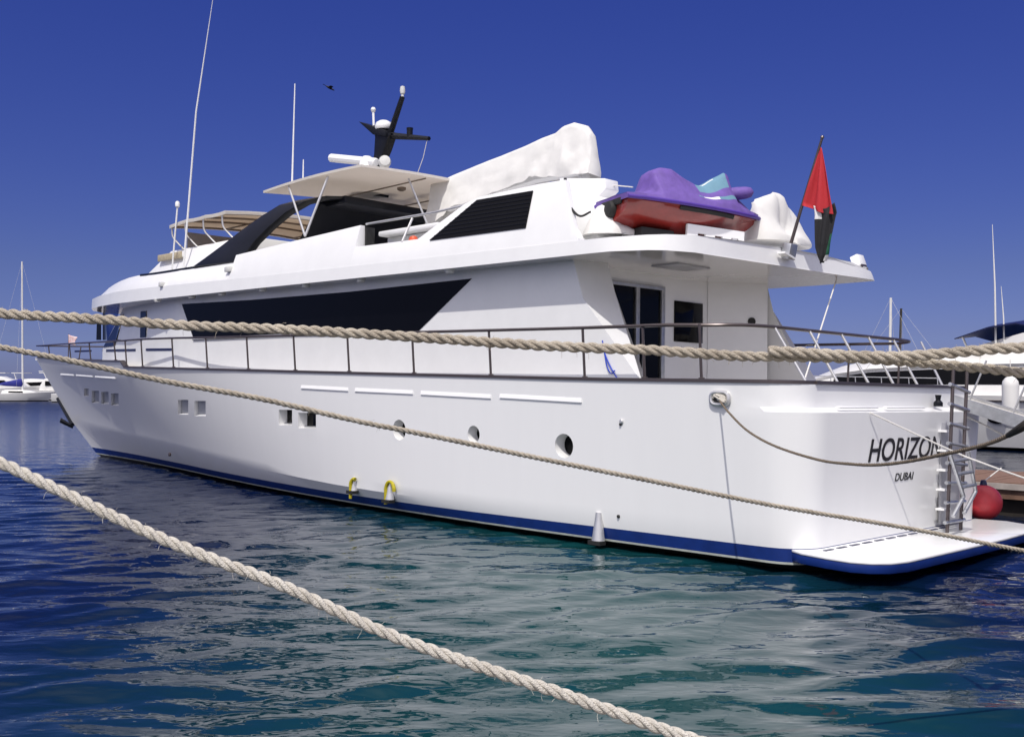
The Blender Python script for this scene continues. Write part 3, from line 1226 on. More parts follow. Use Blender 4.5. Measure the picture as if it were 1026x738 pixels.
# ---------------- brow and forward flybridge
ZT = [(14.3, 5.20), (17, 5.20), (19.0, 5.23), (20, 5.27), (21.8, 5.22), (23.6, 5.08), (25.3, 4.95), (26.7, 4.87)]
XB = [14.3, 15.5, 17, 18, 19, 19.8, 20.5, 21.3, 22, 22.7, 23.4, 24.1, 24.8, 25.4, 25.9, 26.3, 26.6]
mb = MB()
rings = []
for x in XB:
    yo = out_y(x) * 0.992
    zk, zt = lerp_tab(ZK, x), smooth_tab(ZT, x)
    zt = max(zt, zk + 0.005)
    ins = min(0.27, yo * 0.25)
    half = [(yo, zk - 0.02), (yo, zk), (yo - ins * 0.55, zk + (zt - zk) * 0.55), (yo - ins, zt), (yo * 0.75, zt + 0.07), (yo * 0.4, zt + 0.13), (0, zt + 0.15)]
    ring = [Vector((x, y, z)) for y, z in half] + [Vector((x, -y, z)) for y, z in half[:-1]][::-1]
    rings.append(ring)
mb.loft(rings, closed=False, caps=False)
nr = len(rings[0])
mb.add(rings[-1], [list(range(nr))])
mb.add(rings[0], [list(range(nr))])
mb.build('brow', M['gel'], Y, smooth=40)
# black pinstripe under the coaming
for sg in (1, -1):
    mb = MB()
    rr = []
    for x in np.linspace(14.35, 19.6, 12):
        yy = out_y(x) * 0.992 - 0.27 + 0.004
        z = smooth_tab(ZT, x)
        rr.append([Vector((x, (yy - 0.09) * sg, z + 0.0)), Vector((x, (yy + 0.018) * sg, z - 0.028)), Vector((x, (yy + 0.012) * sg, z + 0.03)), Vector((x, (yy - 0.09) * sg, z + 0.045))])
    mb.loft(rr)
    mb.build('trim_line', M['black'], Y)

# coaming (raked front)
mb = MB()
lo = [(19.9, 0), (19.85, 1.6), (19.6, 2.50), (14.6, 2.66)]
hi = [(18.7, 0), (18.65, 1.6), (18.45, 2.36), (14.6, 2.42)]
zlo, zhi = 5.24, 5.83
ra = [(x, y) for x, y in lo] + [(x, -y) for x, y in lo[1:]][::-1]
rc = [(x, y) for x, y in hi] + [(x, -y) for x, y in hi[1:]][::-1]
mb.prism([Vector((x, y, zlo if abs(y) > 2 else zlo + 0.08)) for x, y in ra], [Vector((x, y, zhi)) for x, y in rc])
mb.build('coaming', M['gel'], Y, bevel=0.03)

# aft flybridge bulwark with gate gap and engine vent panel
ZF = [(3.80, 4.66), (3.95, 4.85), (4.40, 5.70), (4.95, 5.71), (6.40, 5.67), (6.75, 5.58), (7.80, 5.04), (9.70, 5.07), (9.73, 5.52), (12, 5.42), (13.85, 5.33), (14.28, 5.31)]
for sg in (1, -1):
    mb = MB()
    rings = []
    xs = sorted(set([z[0] for z in ZF] + [5.5, 8.6, 10.5, 11.2, 13]))
    for x in xs:
        yo = out_y(x) * 0.992
        zk, zt = lerp_tab(ZK, x), lerp_tab(ZF, x)
        f = min(1, (zt - zk) / 0.6)
        yt = yo - 0.30 * (zt - zk) / 0.9
        rings.append([Vector((x, yo * sg, zk - 0.015)), Vector((x, yo * sg, zk)), Vector((x, yt * sg, zt)), Vector((x, (yt - 0.10) * sg, zt)), Vector((x, (yo - 0.42) * sg, zk - 0.01))])
    mb.loft(rings)
    mb.build('flybridge_bulwark', M['gel'], Y, smooth=28)
    # louvred triangular vent
    mb = MB()

    def bp(px, py):
        x, z = 6, 5.2
        y = 2.85
        for _ in range(25):
            p = pr(px, py, 'y', y)
            yo = out_y(p.x) * 0.992
            y = yo - 0.30 * (p.z - lerp_tab(ZK, p.x)) / 0.9
        return pr(px, py, 'y', y)
    q = [bp(431, 241), bp(478.5, 200.8), bp(534.5, 191.5), bp(527, 228.6)]
    N = (q[1] - q[0]).cross(q[2] - q[0]).normalized()
    if N.y < 0:
        N = -N
    pa = [p + N * 0.003 for p in q]
    pb = [p + N * 0.022 for p in q]
    if sg < 0:
        pa = [Vector((p.x, -p.y, p.z)) for p in pa]
        pb = [Vector((p.x, -p.y, p.z)) for p in pb]
    mb.prism(pa, pb)
    vt = mb.build('vent_panel', M['louvre'], Y)
    mb = MB()
    for i in range(1, 9):
        t = i / 9
        a = q[0].lerp(q[1], t)
        b = q[3].lerp(q[2], t)
        n_ = N * 0.03
        if sg < 0:
            a, b = Vector((a.x, -a.y, a.z)), Vector((b.x, -b.y, b.z))
            n_ = Vector((n_.x, -n_.y, n_.z))
        mb.tube([a + n_ * 0.8, b + n_ * 0.8], 0.009, 5)
    mb.build('louvre_slats', M['black'], vt)
    # gate recess
    mb = MB()
    mb.box((9.69, 2.62 * sg, 5.28), (0.05, 0.2, 0.42))
    mb.build('gate_post', M['blackrubber'], Y)
# grey inner panels and seat backs seen through the gate gap
mb = MB()
mb.box((8.75, 2.2, 5.02), (1.7, 0.12, 0.60))
mb.build('seat_back', M['lamp_glass'], Y, bevel=0.03)
mb = MB()
mb.box((8.75, 2.2, 5.38), (1.8, 0.5, 0.10))
mb.build('seat_cushion', M['gel'], Y, bevel=0.03)
mb = MB()
mb.lathe([(0.02, 0.12), (0.07, 0.10), (0.09, 0.05), (0.09, 0)], bp(410, 241) + Vector((0, -0.1, -0.02)), (0, 0, 1), 14)
mb.build('side_lamp', M['orange'], Y)
# rail across the gap
a, b, c = bp(363, 224), bp(432, 212), bp(470, 203)
mb = MB()
mb.tube([a + Vector((0, -0.1, 0)), b + Vector((0, -0.1, 0)), c + Vector((0, -0.1, 0))], 0.024, 8)
fr_ = mb.build('flybridge_rail', M['chrome'], Y)
mb = MB()
mb.tube([bp(403, 242), bp(409, 218) + Vector((0, -0.1, 0))], 0.022, 8)
mb.build('rail_post', M['chrome'], Y)

# housing under the crane
mb = MB()
mb.prism([Vector((x, y, 4.66)) for x, y in ((3.9, 2.4), (6.7, 2.5), (6.7, -2.5), (3.9, -2.4))],
         [Vector((x, y, 5.58)) for x, y in ((4.45, 2.35), (6.5, 2.35), (6.5, -2.35), (4.45, -2.35))])
mb.build('crane_housing', M['gel'], Y, bevel=0.04)
# cantilevered pedestal box
mb = MB()
yp = 1.15
A = [pr(560, 178.5, 'y', yp), pr(606, 178.5, 'y', yp), pr(607, 189, 'y', yp), pr(581, 216, 'y', yp), pr(566, 209, 'y', yp)]
mb.prism([Vector((p.x, 0.78, p.z)) for p in A], [Vector((p.x, yp, p.z)) for p in A])
mb.build('crane_pedestal', M['gel'], Y, bevel=0.02)

# small fittings on the brow
for px, py, wdt, hgt in [(163, 285, 0.16, 0.12), (230, 270, 0.22, 0.12)]:
    p = bp(px, py)
    mb = MB()
    mb.box(p, (wdt, 0.16, hgt))
    mb.build('air_vent', M['lamp_glass'], Y, bevel=0.02)
p0 = pr(170, 257, 'y', 2.52)
mb = MB()
mb.box(p0, (1.25, 0.04, 0.17))
mb.build('name_board', M['board'], Y, bevel=0.01)

# ---------------- radar arch (black)
mb = MB()
for sg in (1, -1):
    rings = []
    for t, (xa, xb, z, y) in enumerate([(14.0, 16.35, 5.19, 2.87), (14.0, 15.85, 5.36, 2.83), (13.75, 15.15, 5.62, 2.76), (13.3, 14.45, 5.92, 2.66), (12.85, 13.8, 6.18, 2.55), (12.3, 13.3, 6.38, 2.42), (11.8, 12.9, 6.47, 2.2), (11.6, 12.7, 6.49, 1.8)]):
        rings.append([Vector((xa, y * sg, z - 0.02)), Vector((xb, y * sg, z + 0.02)), Vector((xb, (y - 0.17) * sg, z - 0.03)), Vector((xa, (y - 0.17) * sg, z - 0.07))])
    mb.loft(rings)
mb.prism([Vector((11.6, 1.85, z)) for z in (6.32,)] + [Vector((12.7, 1.85, 6.32)), Vector((12.7, 1.85, 6.485)), Vector((11.6, 1.85, 6.485))],
         [Vector((11.6, -1.85, 6.32)), Vector((12.7, -1.85, 6.32)), Vector((12.7, -1.85, 6.485)), Vector((11.6, -1.85, 6.485))])
mb.build('radar_arch', M['black'], Y, smooth=40, bevel=0.015)
# dark screens hung across the flybridge
mb = MB()
mb.prism([Vector((13.4, 2.0, 5.35)), Vector((13.4, -2.1, 5.35)), Vector((12.3, -2.1, 6.35)), Vector((12.3, 2.0, 6.35))],
         [Vector((13.44, 2.0, 5.35)), Vector((13.44, -2.1, 5.35)), Vector((12.34, -2.1, 6.35)), Vector((12.34, 2.0, 6.35))])
mb.build('dark_screen', M['black'], Y)
mb = MB()
mb.box((10.8, -2.35, 5.75), (3.2, 0.1, 1.3))
mb.build('dark_screen', M['black'], Y, bevel=0.05)

# ---------------- hardtop over the helm
mb = MB()
HZ = 6.78
hc = [Vector((14.0, 2.40, HZ - 0.02)), Vector((10.15, 2.52, HZ)), Vector((10.15, -2.45, HZ)), Vector((13.4, -2.45, HZ - 0.02))]
g1, g0 = [], []
for i in range(9):
    for j in range(9):
        u, v = i / 8, j / 8
        p = hc[0].lerp(hc[1], u).lerp(hc[3].lerp(hc[2], u), v)
        cam_ = 0.09 * (1 - (2 * v - 1) ** 2) * 1.0 + 0.05 * (1 - (2 * u - 1) ** 2)
        g1.append(p + Vector((0, 0, 0.05 + cam_)))
        g0.append(p + Vector((0, 0, cam_ * 0.9)))
fs1 = [(i * 9 + j, i * 9 + j + 1, (i + 1) * 9 + j + 1, (i + 1) * 9 + j) for i in range(8) for j in range(8)]
mb.add(g1, fs1, 0)
mb.add(g0, [f[::-1] for f in fs1], 1)
edge = [i * 9 for i in range(9)] + [72 + j for j in range(1, 9)] + [i * 9 + 8 for i in range(7, -1, -1)] + [j for j in range(7, 0, -1)]
mb.add([g1[i] for i in edge] + [g0[i] for i in edge], [(i, (i + 1) % len(edge), len(edge) + (i + 1) % len(edge), len(edge) + i) for i in range(len(edge))], 0)
ht = mb.build('hardtop', [M['cantop'], M['liner']], Y, merge=True, smooth=30)
# seams below
for v in (0.36, 0.7):
    mb = MB()
    mb.tube([hc[0].lerp(hc[3], v) + Vector((-0.1, 0, 0.055)), hc[1].lerp(hc[2], v) + Vector((0.1, 0, 0.055))], 0.016, 6)
    mb.build('hardtop_seam', M['beigedark'], ht)
mb = MB()
mb.lathe([(0.1, 0.0), (0.1, -0.05), (0.05, -0.08)], (11.6, 0.3, HZ + 0.1), (0, 0, 1), 12)
mb.build('ceiling_lamp', M['beigedark'], ht)
foot = bp(302.5, 236)
for (px, py) in ((291.5, 186), (331, 175)):
    t = pr(px, py, 'y', 2.30)
    mb = MB()
    mb.tube([foot + Vector((0, -0.08, 0)), Vector((t.x, 2.36, HZ + 0.02))], 0.026, 8)
    mb.build('hardtop_strut', M['chrome'], Y)
for (x0, x1) in ((11.2, 10.5), (11.2, 12.4)):
    mb = MB()
    mb.tube([Vector((x0, -2.55, 5.3)), Vector((x1, -2.38, HZ + 0.02))], 0.026, 8)
    mb.build('hardtop_strut', M['chrome'], Y)
mb = MB()
mb.tube([Vector((10.5, 1.0, HZ + 0.05)), Vector((10.1, 0.6, 5.5))], 0.022, 8)
mb.build('hardtop_strut', M['chrome'], Y)

# ---------------- canvas bimini forward of the arch
mb = MB()
BZ = 6.44
nx_, ny_ = 10, 9
gt, gb = [], []
for i in range(nx_):
    for j in range(ny_):
        u, v = i / (nx_ - 1), j / (ny_ - 1)
        x = 18.05 - 2.75 * u
        y = 2.62 - 5.2 * v
        z = BZ + 0.16 * (1 - (2 * v - 1) ** 2) - 0.06 * max(0, 1 - u / 0.25) ** 2 - 0.02 * abs(math.sin(u * math.pi * 3))
        gt.append(Vector((x, y, z + 0.03)))
        gb.append(Vector((x, y, z)))
fq = [(i * ny_ + j, i * ny_ + j + 1, (i + 1) * ny_ + j + 1, (i + 1) * ny_ + j) for i in range(nx_ - 1) for j in range(ny_ - 1)]
mb.add(gt, fq, 0)
mb.add(gb, [f[::-1] for f in fq], 1)
edge = [i * ny_ for i in range(nx_)] + [(nx_ - 1) * ny_ + j for j in range(1, ny_)] + [i * ny_ + ny_ - 1 for i in range(nx_ - 2, -1, -1)] + list(range(ny_ - 2, 0, -1))
ne = len(edge)
mb.add([gt[i] + Vector((0, 0, 0.01)) for i in edge] + [gb[i] - Vector((0, 0, 0.045)) for i in edge], [(i, (i + 1) % ne, ne + (i + 1) % ne, ne + i) for i in range(ne)], 0)
bim = mb.build('bimini', [M['cantop'], M['beige']], Y, smooth=40)
for u in (0.03, 0.36, 0.67, 0.97):
    x = 18.05 - 2.75 * u
    mb = MB()
    pts = [Vector((x, 2.60 - 5.16 * v, BZ - 0.03 + 0.16 * (1 - (2 * v - 1) ** 2) - 0.06 * max(0, 1 - u / 0.25) ** 2)) for v in np.linspace(0, 1, 11)]
    mb.tube(pts, 0.026, 7)
    mb.build('bimini_bow', M['beigedark'], bim)
for v in (0.3, 0.7):
    mb = MB()
    mb.tube([Vector((18.0, 2.62 - 5.2 * v, BZ + 0.06)), Vector((15.35, 2.62 - 5.2 * v, BZ + 0.10))], 0.02, 6)
    mb.build('bimini_bow', M['beigedark'], bim)
for x in (18.0, 17.3, 16.4, 15.5):
    for sg in (1, -1):
        mb = MB()
        pth = spline([Vector((x - 0.28, 2.38 * sg, 5.80)), Vector((x - 0.12, 2.46 * sg, 5.96)), Vector((x, 2.55 * sg, 6.14)), Vector((x, 2.58 * sg, 6.42))], 4)
        mb.tube(pth, 0.023, 8)
        mb.build('bimini_leg', M['chrome'], bim)
# smoked curtain on the far side
mb = MB()
mb.box((16.6, -2.4, 6.10), (2.6, 0.02, 0.56))
mb.build('side_curtain', M['mesh'], bim)
mb = MB()
mb.box((17.9, 0.3, 6.06), (0.02, 3.8, 0.44))
mb.build('side_curtain', M['mesh'], bim)

# ---------------- mast with lights and dome (all black pylon)
mb = MB()


def m0(px, py, y=0.0):
    return pr(px, py, 'y', y)


prof = [((372, 176), (386, 176)), ((376, 166), (385, 166)), ((378.5, 156), (386.5, 156)), ((378.8, 150), (389, 150)), ((379.5, 138), (393, 138)), ((378, 133), (396, 134))]
rings = []
for (a, b) in prof:
    pa, pb = m0(*a), m0(*b)
    rings.append([Vector((pa.x, 0.12, pa.z)), Vector((pb.x, 0.12, pb.z)), Vector((pb.x, -0.12, pb.z)), Vector((pa.x, -0.12, pa.z))])
base = rings[0]
dz = base[0].z - (HZ + 0.12)
rings = [[p + Vector((0, 0, -dz)) for p in base]] + rings
mb.loft(rings)
mast = mb.build('radar_mast', M['black'], Y, bevel=0.02)
mb = MB()
pa, pb, pc = m0(364.5, 123), m0(392, 132), m0(392, 138)
pd = m0(379, 136)
mb.prism([Vector((p.x, 0.17, p.z)) for p in (pa, pb, pc, pd)], [Vector((p.x, -0.17, p.z)) for p in (pa, pb, pc, pd)])
mb.build('mast_platform', M['black'], mast, bevel=0.015)
mb = MB()
a, b = m0(391, 136), m0(430, 138.8)
mb.tube([a, b], [0.09, 0.05], 6)
mb.build('mast_yard', M['black'], mast)
mb = MB()
mb.lathe([(0.07, 0), (0.07, 0.14), (0.08, 0.2)], m0(410.5, 137), (0, 0, 1), 10)
mb.build('mast_horn', M['black'], mast)
mb = MB()
a, b = m0(391, 134), m0(403.3, 97)
mb.tube([a, b], [0.075, 0.06], 8)
mb.build('mast_pole', M['black'], mast)
mb = MB()
mb.lathe([(0.035, 0), (0.035, 0.06), (0.055, 0.07), (0.065, 0.14), (0.055, 0.23), (0.02, 0.25)], b, (0, 0, 1), 14)
mb.build('mast_light', M['lamp_glass'], mast)
mb = MB()
c = m0(384.5, 130)
mb.lathe([(0.19, 0.0), (0.21, 0.04), (0.21, 0.09), (0.18, 0.16), (0.10, 0.21), (0.02, 0.23)], c, (0, 0, 1), 22)
mb.build('radome', M['gel'], mast)
mb = MB()
a, b = m0(374.5, 126), m0(374, 112)
mb.tube([a, b], 0.03, 7)
mb.lathe([(0.02, -0.03), (0.05, 0.0), (0.065, 0.05), (0.04, 0.10), (0.01, 0.11)], b, (0, 0, 1), 12)
mb.build('gps_antenna', M['gel'], mast)
mb = MB()
c = m0(385.5, 162.5, 0.25)
mb.lathe([(0.04, -0.14), (0.13, -0.13), (0.15, 0.05), (0.12, 0.13), (0.02, 0.15)], c, (-0.7, 0.5, 0.1), 16)
mb.build('searchlight', M['lamp_glass'], mast)
mb = MB()
mb.tube([m0(428, 140), m0(424, 158), m0(417.5, 176)], 0.008, 5)
mb.build('halyard', M['cord'], mast)
# open array radar
mb = MB()
a, b = m0(331.5, 158.3, 0.3), m0(377, 162.8, 0.3)
d = (b - a).normalized()
mb.tube([a, a + d * 0.03, b - d * 0.03, b], [0.08, 0.105, 0.105, 0.08], 10)
rd_ = mb.build('radar_scanner', M['gel'], Y)
mb = MB()
c = (a + b) * 0.5
mb.lathe([(0.42, HZ + 0.15 - c.z), (0.40, HZ + 0.35 - c.z), (0.2, -0.30), (0.16, -0.08), (0.1, 0.0)], (c.x - 0.55, c.y, c.z), (0, 0, 1), 18)
mb.build('radar_pedestal', M['gel'], rd_)

# ---------------- whip aerials
mb = MB()
a, b, c = pr(183.5, 274, 'y', 2.62), pr(196.5, 112, 'y', 2.62), pr(213, 1, 'y', 2.62)
d = (b - a)
mb.tube([a, a + d * 0.03, b, c, c + (c - b) * 0.25], [0.040, 0.028, 0.022, 0.007, 0.004], 8)
mb.build('whip_aerial', M['gel'], Y)
mb = MB()
a, b = pr(172, 275, 'y', 2.66), pr(177.8, 207, 'y', 2.66)
mb.tube([a, b], 0.022, 8)
mb.lathe([(0.03, -0.02), (0.055, 0), (0.06, 0.08), (0.04, 0.13), (0.01, 0.14)], b, (0, 0, 1), 12)
mb.build('aerial_light', M['gel'], Y)
for (xa, ya, xb, yb, r) in ((292.5, 186, 295.5, 84, 0.024), (303.5, 182, 304, 160, 0.022)):
    mb = MB()
    a, b = pr(xa, ya, 'y', 1.7), pr(xb, yb, 'y', 1.7)
    mb.tube([Vector((a.x, a.y, HZ + 0.05)), b], [r, r * 0.55], 8)
    mb.build('whip_aerial', M['gel'], Y)

# ---------------- floodlights on the aft fascia
for (px, py, yy) in ((860, 262, -2.75),):
    p = pr(px, py, 'y', yy)
    mb = MB()
    mb.box(p, (0.16, 0.26, 0.22), Matrix.Rotation(rad(20), 3, 'Y'))
    f_ = mb.build('floodlight', M['gel'], Y, bevel=0.02)
    mb = MB()
    mb.box(p + Vector((-0.085, 0, -0.03)), (0.02, 0.2, 0.16), Matrix.Rotation(rad(20), 3, 'Y'))
    mb.build('floodlight_lens', M['darksteel'], f_)
    mb = MB()
    mb.tube([p + Vector((0, 0.02, -0.1)), Vector((1.93, p.y + 0.06, 4.58))], 0.03, 7)
    mb.build('floodlight_bracket', M['alu'], f_)
# staff socket on the aft fascia
sb = pr(789, 252, 'x', 2.08)
mb = MB()
mb.box(sb + Vector((-0.03, 0, 0.0)), (0.16, 0.22, 0.26), Matrix.Rotation(rad(-12), 3, 'Y'))
mb.build('staff_socket', M['alu'], Y, bevel=0.015)
mb = MB()
mb.box((2.04, sb.y + 0.10, 4.56), (0.14, 0.34, 0.03), Matrix.Rotation(rad(12), 3, 'X'))
mb.build('staff_socket_plate', M['gel'], Y)
# white stay from the soffit to the aft rail
mb = MB()
a = pr(838, 296, 'y', -2.3)
mb.tube([Vector((a.x, -2.3, 4.38)), pr(805, 384, 'x', 0.35)], 0.012, 6)
mb.build('stay', M['cord'], Y)

# ---------------- boarding ladder on the transom
LX = -0.42
mb = MB()
la, lb = pr(955.5, 362, 'x', LX), pr(949, 519, 'x', LX)
ra_, rb_ = pr(969, 372, 'x', LX), pr(962.5, 512, 'x', LX)
mb.tube([Vector((LX, lb.y, PZ)), la], 0.028, 8)
mb.tube([Vector((LX, rb_.y, PZ)), ra_], 0.028, 8)
lad = mb.build('boarding_ladder', M['darksteel'], Y)
for i in range(8):
    t = 0.06 + i * 0.115
    a = Vector((LX, lb.y, PZ)).lerp(la, t)
    b = Vector((LX, rb_.y, PZ)).lerp(ra_, t)
    mb = MB()
    mb.tube([a + Vector((0, 0.10, 0)), b + Vector((0, -0.12, 0))], 0.03, 8)
    mb.build('rung', M['alu'], lad)
mb = MB()
for (p_, q_) in (((952, 455), (965.5, 497)), ((965.5, 497), (955, 517)), ((970, 452), (977.5, 492)), ((977.5, 492), (966, 514))):
    mb.tube([pr(*p_, 'x', LX - 0.25), pr(*q_, 'x', LX - 0.25)], 0.03, 8)
fs_ = mb.build('folding_step', M['alu'], Y)
for k in range(3):
    a = pr(954 + k * 4.5, 462 + k * 13, 'x', LX - 0.25)
    b = pr(972 + k * 2.5, 459 + k * 13, 'x', LX - 0.25)
    mb = MB()
    mb.tube([a, b], 0.03, 8)
    mb.build('rung', M['alu'], fs_)
# winch on the transom corner
p = pr(940, 398, 'x', 0.0)
mb = MB()
mb.lathe([(0.07, -0.14), (0.07, -0.08), (0.035, -0.04), (0.045, 0.02), (0.05, 0.04)], p, (0, 0, 1), 14)
mb.build('winch', M['black'], Y)

# ================================================================== THINGS ABOARD
# ---------------- gangway
g0, g1 = pr(936, 396, 'y', -1.95), pr(1026, 424, 'y', -1.95)
dg_ = (g1 - g0).normalized()
gend = g0 + dg_ * 5.4
gw = thing('gangway', 'pale grey aluminium gangway running from the transom down towards the quay', 'gangway', aboard(g0))
mb = MB()
sd = Vector((0, 1, 0))
upv = Vector((-dg_.z, 0, dg_.x))
if upv.z < 0:
    upv = -upv
for s_ in (0.0, -0.62):
    mb.prism([g0 + sd * s_ + upv * a for a in (-0.10, 0.10)] + [g0 + sd * (s_ - 0.05) + upv * a for a in (0.10, -0.10)],
             [gend + sd * s_ + upv * a for a in (-0.10, 0.10)] + [gend + sd * (s_ - 0.05) + upv * a for a in (0.10, -0.10)])
mb.build('side_beam', M['alu'], gw, off=g0)
mb = MB()
mb.prism([g0 + sd * -0.052 + upv * 0.0, g0 + sd * -0.618 + upv * 0.0, g0 + sd * -0.618 + upv * 0.05, g0 + sd * -0.052 + upv * 0.05],
         [gend + sd * -0.052 + upv * 0.0, gend + sd * -0.618 + upv * 0.0, gend + sd * -0.618 + upv * 0.05, gend + sd * -0.052 + upv * 0.05])
mb.build('walkway', M['deck'], gw, off=g0)
for t in (0.55, 1.25, 2.6, 4.2):
    mb = MB()
    q = g0 + dg_ * t + sd * -0.03
    mb.tube([q, q + Vector((-0.30, 0, 0.72))], 0.016, 7)
    mb.build('stanchion', M['chrome'], gw, off=g0)

# ---------------- ensign on its staff
s0, s1 = pr(791, 249, 'y', -0.35), pr(823.5, 139, 'y', -0.35)
flag = thing('ensign', 'red green white and black flag hanging limp from its raked staff', 'flag', aboard(s0))
mb = MB()
mb.tube([s0, s1], [0.03, 0.022], 8)
mb.lathe([(0.02, 0), (0.035, 0.02), (0.02, 0.05)], s1, (s1 - s0).normalized(), 10)
mb.build('staff', M['darksteel'], flag, off=s0)


def fp(px, py, dx=0.0):
    p = pr(px, py, 'y', -0.35)
    return p + Vector((0, dx, 0))


def cloth(rows, name, mats, mfun, nsub=8, amp=0.05):
    """rows: polylines in picture order from top to bottom, each the same number of points"""
    fine = []
    for a, b in zip(rows, rows[1:]):
        for k in range(nsub):
            fine.append([Vector(p).lerp(Vector(q), k / nsub) for p, q in zip(a, b)])
    fine.append([Vector(p) for p in rows[-1]])
    out = []
    for r, row in enumerate(fine):
        sp = spline(row, 6)
        out.append([p + Vector((0, amp * math.sin(i * 1.05 + 0.11 * r) * min(1, r / 10), 0)) for i, p in enumerate(sp)])
    mb = MB()
    n_ = len(out[0])
    vs = [p for r in out for p in r]
    for r in range(len(out) - 1):
        for i in range(n_ - 1):
            mb.add([out[r][i], out[r][i + 1], out[r + 1][i + 1], out[r + 1][i]], [(0, 1, 2, 3)], mfun(r / (len(out) - 1), i / (n_ - 1)))
    o = mb.build(name, mats, flag, off=s0, merge=True, smooth=80)
    so = o.modifiers.new('thick', 'SOLIDIFY')
    so.thickness = 0.006
    return o


cloth([[fp(821.5, 147), fp(822.3, 147.6), fp(823, 148.3)],
       [fp(813.5, 176), fp(821, 178), fp(829.5, 180)],
       [fp(805, 206), fp(821, 209), fp(835.5, 210)],
       [fp(812, 208), fp(823, 213), fp(836, 215)]], 'red_band', [M['red']], lambda r, i: 0)
cloth([[fp(815, 206), fp(826, 209), fp(836, 203)],
       [fp(817, 216), fp(828, 214), fp(839, 213)],
       [fp(817.5, 232), fp(826, 231), fp(836, 228)],
       [fp(817.5, 248), fp(825, 247), fp(832.5, 244)],
       [fp(819, 257), fp(825, 256), fp(830.5, 253)],
       [fp(821, 264), fp(824, 263), fp(827.5, 261)]], 'lower_bands', [M['clothblack'], M['green'], M['clothwhite']],
      lambda r, i: (2 if (i < 0.18 and r < 0.25) else (1 if (i > 0.80 and 0.45 < r < 0.85) else (2 if (i > 0.7 and r >= 0.85) else 0))), amp=0.04)

# ---------------- bow jack
j0 = Vector((31.2, 0.0, 3.25))
jk = thing('bow_flag', 'small faded pink flag on a thin staff at the bow rail', 'flag', aboard(j0))
pt_ = pr(69, 334.5, 'y', 0.0)
j0b = Vector((pt_.x, 0, 3.15))
mb = MB()
mb.tube([Vector((pt_.x, 0, 3.2)), pt_], 0.018, 7)
mb.build('staff', M['darksteel'], jk, off=j0)
mb = MB()
gridp = []
for i in range(8):
    for jx in range(8):
        u, v = i / 7, jx / 7
        p = pr(68.5 + 10 * u * (1 - 0.15 * v), 335 + 3.5 * u + 10 * v - 2.5 * u * v, 'y', 0.0)
        gridp.append(p + Vector((0, 0.09 * math.sin(u * 7 + v * 2) * u, 0)))
mb.add(gridp, [(i * 8 + k, i * 8 + k + 1, (i + 1) * 8 + k + 1, (i + 1) * 8 + k) for i in range(7) for k in range(7)])
jc = mb.build('flag_cloth', M['ensign_pink'], jk, off=j0, smooth=80)
jc.modifiers.new('thick', 'SOLIDIFY').thickness = 0.01

# ---------------- covered boat crane: tarpaulin over the folded boom
def drape(name, label, cat, sil, y0, halfw, mat, ridge=0.06, seed=1, wr=0.05, base_in=0.0):
    """sil: list of (top point, bottom point); cloth falls from a ridge to a wider hem"""
    base = sil[len(sil) // 2][1].copy()
    base.y = y0
    root = thing(name, label, cat, aboard(base))
    rings = []
    n_ = 26
    for k, (t, b) in enumerate(sil):
        hw = halfw[k] if isinstance(halfw, (list, tuple)) else halfw
        ring = []
        for i in range(n_ + 1):
            u = i / n_ * 2 - 1
            a = abs(u)
            yy = math.copysign(ridge + (hw - ridge) * (a ** 0.75), u) if a > 0.12 else u / 0.12 * ridge * 0.9
            zz = t.z + (b.z - t.z) * max(0, (a - 0.10) / 0.90) ** 1.15
            xx = t.x + (b.x - t.x) * max(0, (a - 0.10) / 0.90)
            q = Vector((xx, y0 + yy, zz))
            w = 0.6 * wr * (0.15 + a) * noise.noise(Vector((xx * 1.4 + seed, u * 1.5, zz * 1.4 + seed * 3)))
            w += 0.14 * wr * a * noise.noise(Vector((xx * 6 + seed, u * 3, zz * 3)))
            w += 0.35 * wr * (1 - abs(2 * noise.noise(Vector((xx * 2.2 + zz * 1.6, zz * 1.2 - xx * .8, seed * 5.0))))) ** 3 * a
            # long creases running down from the ridge
            ph = (xx * 0.9 - zz * 0.55) * 4.2 + 1.3 * noise.noise(Vector((xx * 0.8, zz, seed)))
            w += 0.30 * wr * a * (1 - a * 0.3) * (0.5 - abs(math.sin(ph)) ** 0.6)
            q.y += math.copysign(w, u)
            q.z += 0.5 * w * a
            ring.append(q)
        rings.append(ring)
    mb = MB()
    mb.loft(rings, closed=False, caps=False)
    for e in (0, -1):
        r = rings[e]
        vs, fs_ = list(r), []
        for i in range(n_ // 2):
            fs_.append((i, i + 1, n_ - i - 1, n_ - i))
        mb.add(vs, fs_)
    o = mb.build('canvas_sheet', mat, root, off=base, smooth=75, merge=True)
    return root, base


def interp_sil(pts, n):
    out = []
    for k in range(n):
        t = k / (n - 1) * (len(pts) - 1)
        i = min(int(t), len(pts) - 2)
        f = t - i
        out.append((pts[i][0].lerp(pts[i + 1][0], f), pts[i][1].lerp(pts[i + 1][1], f)))
    return out


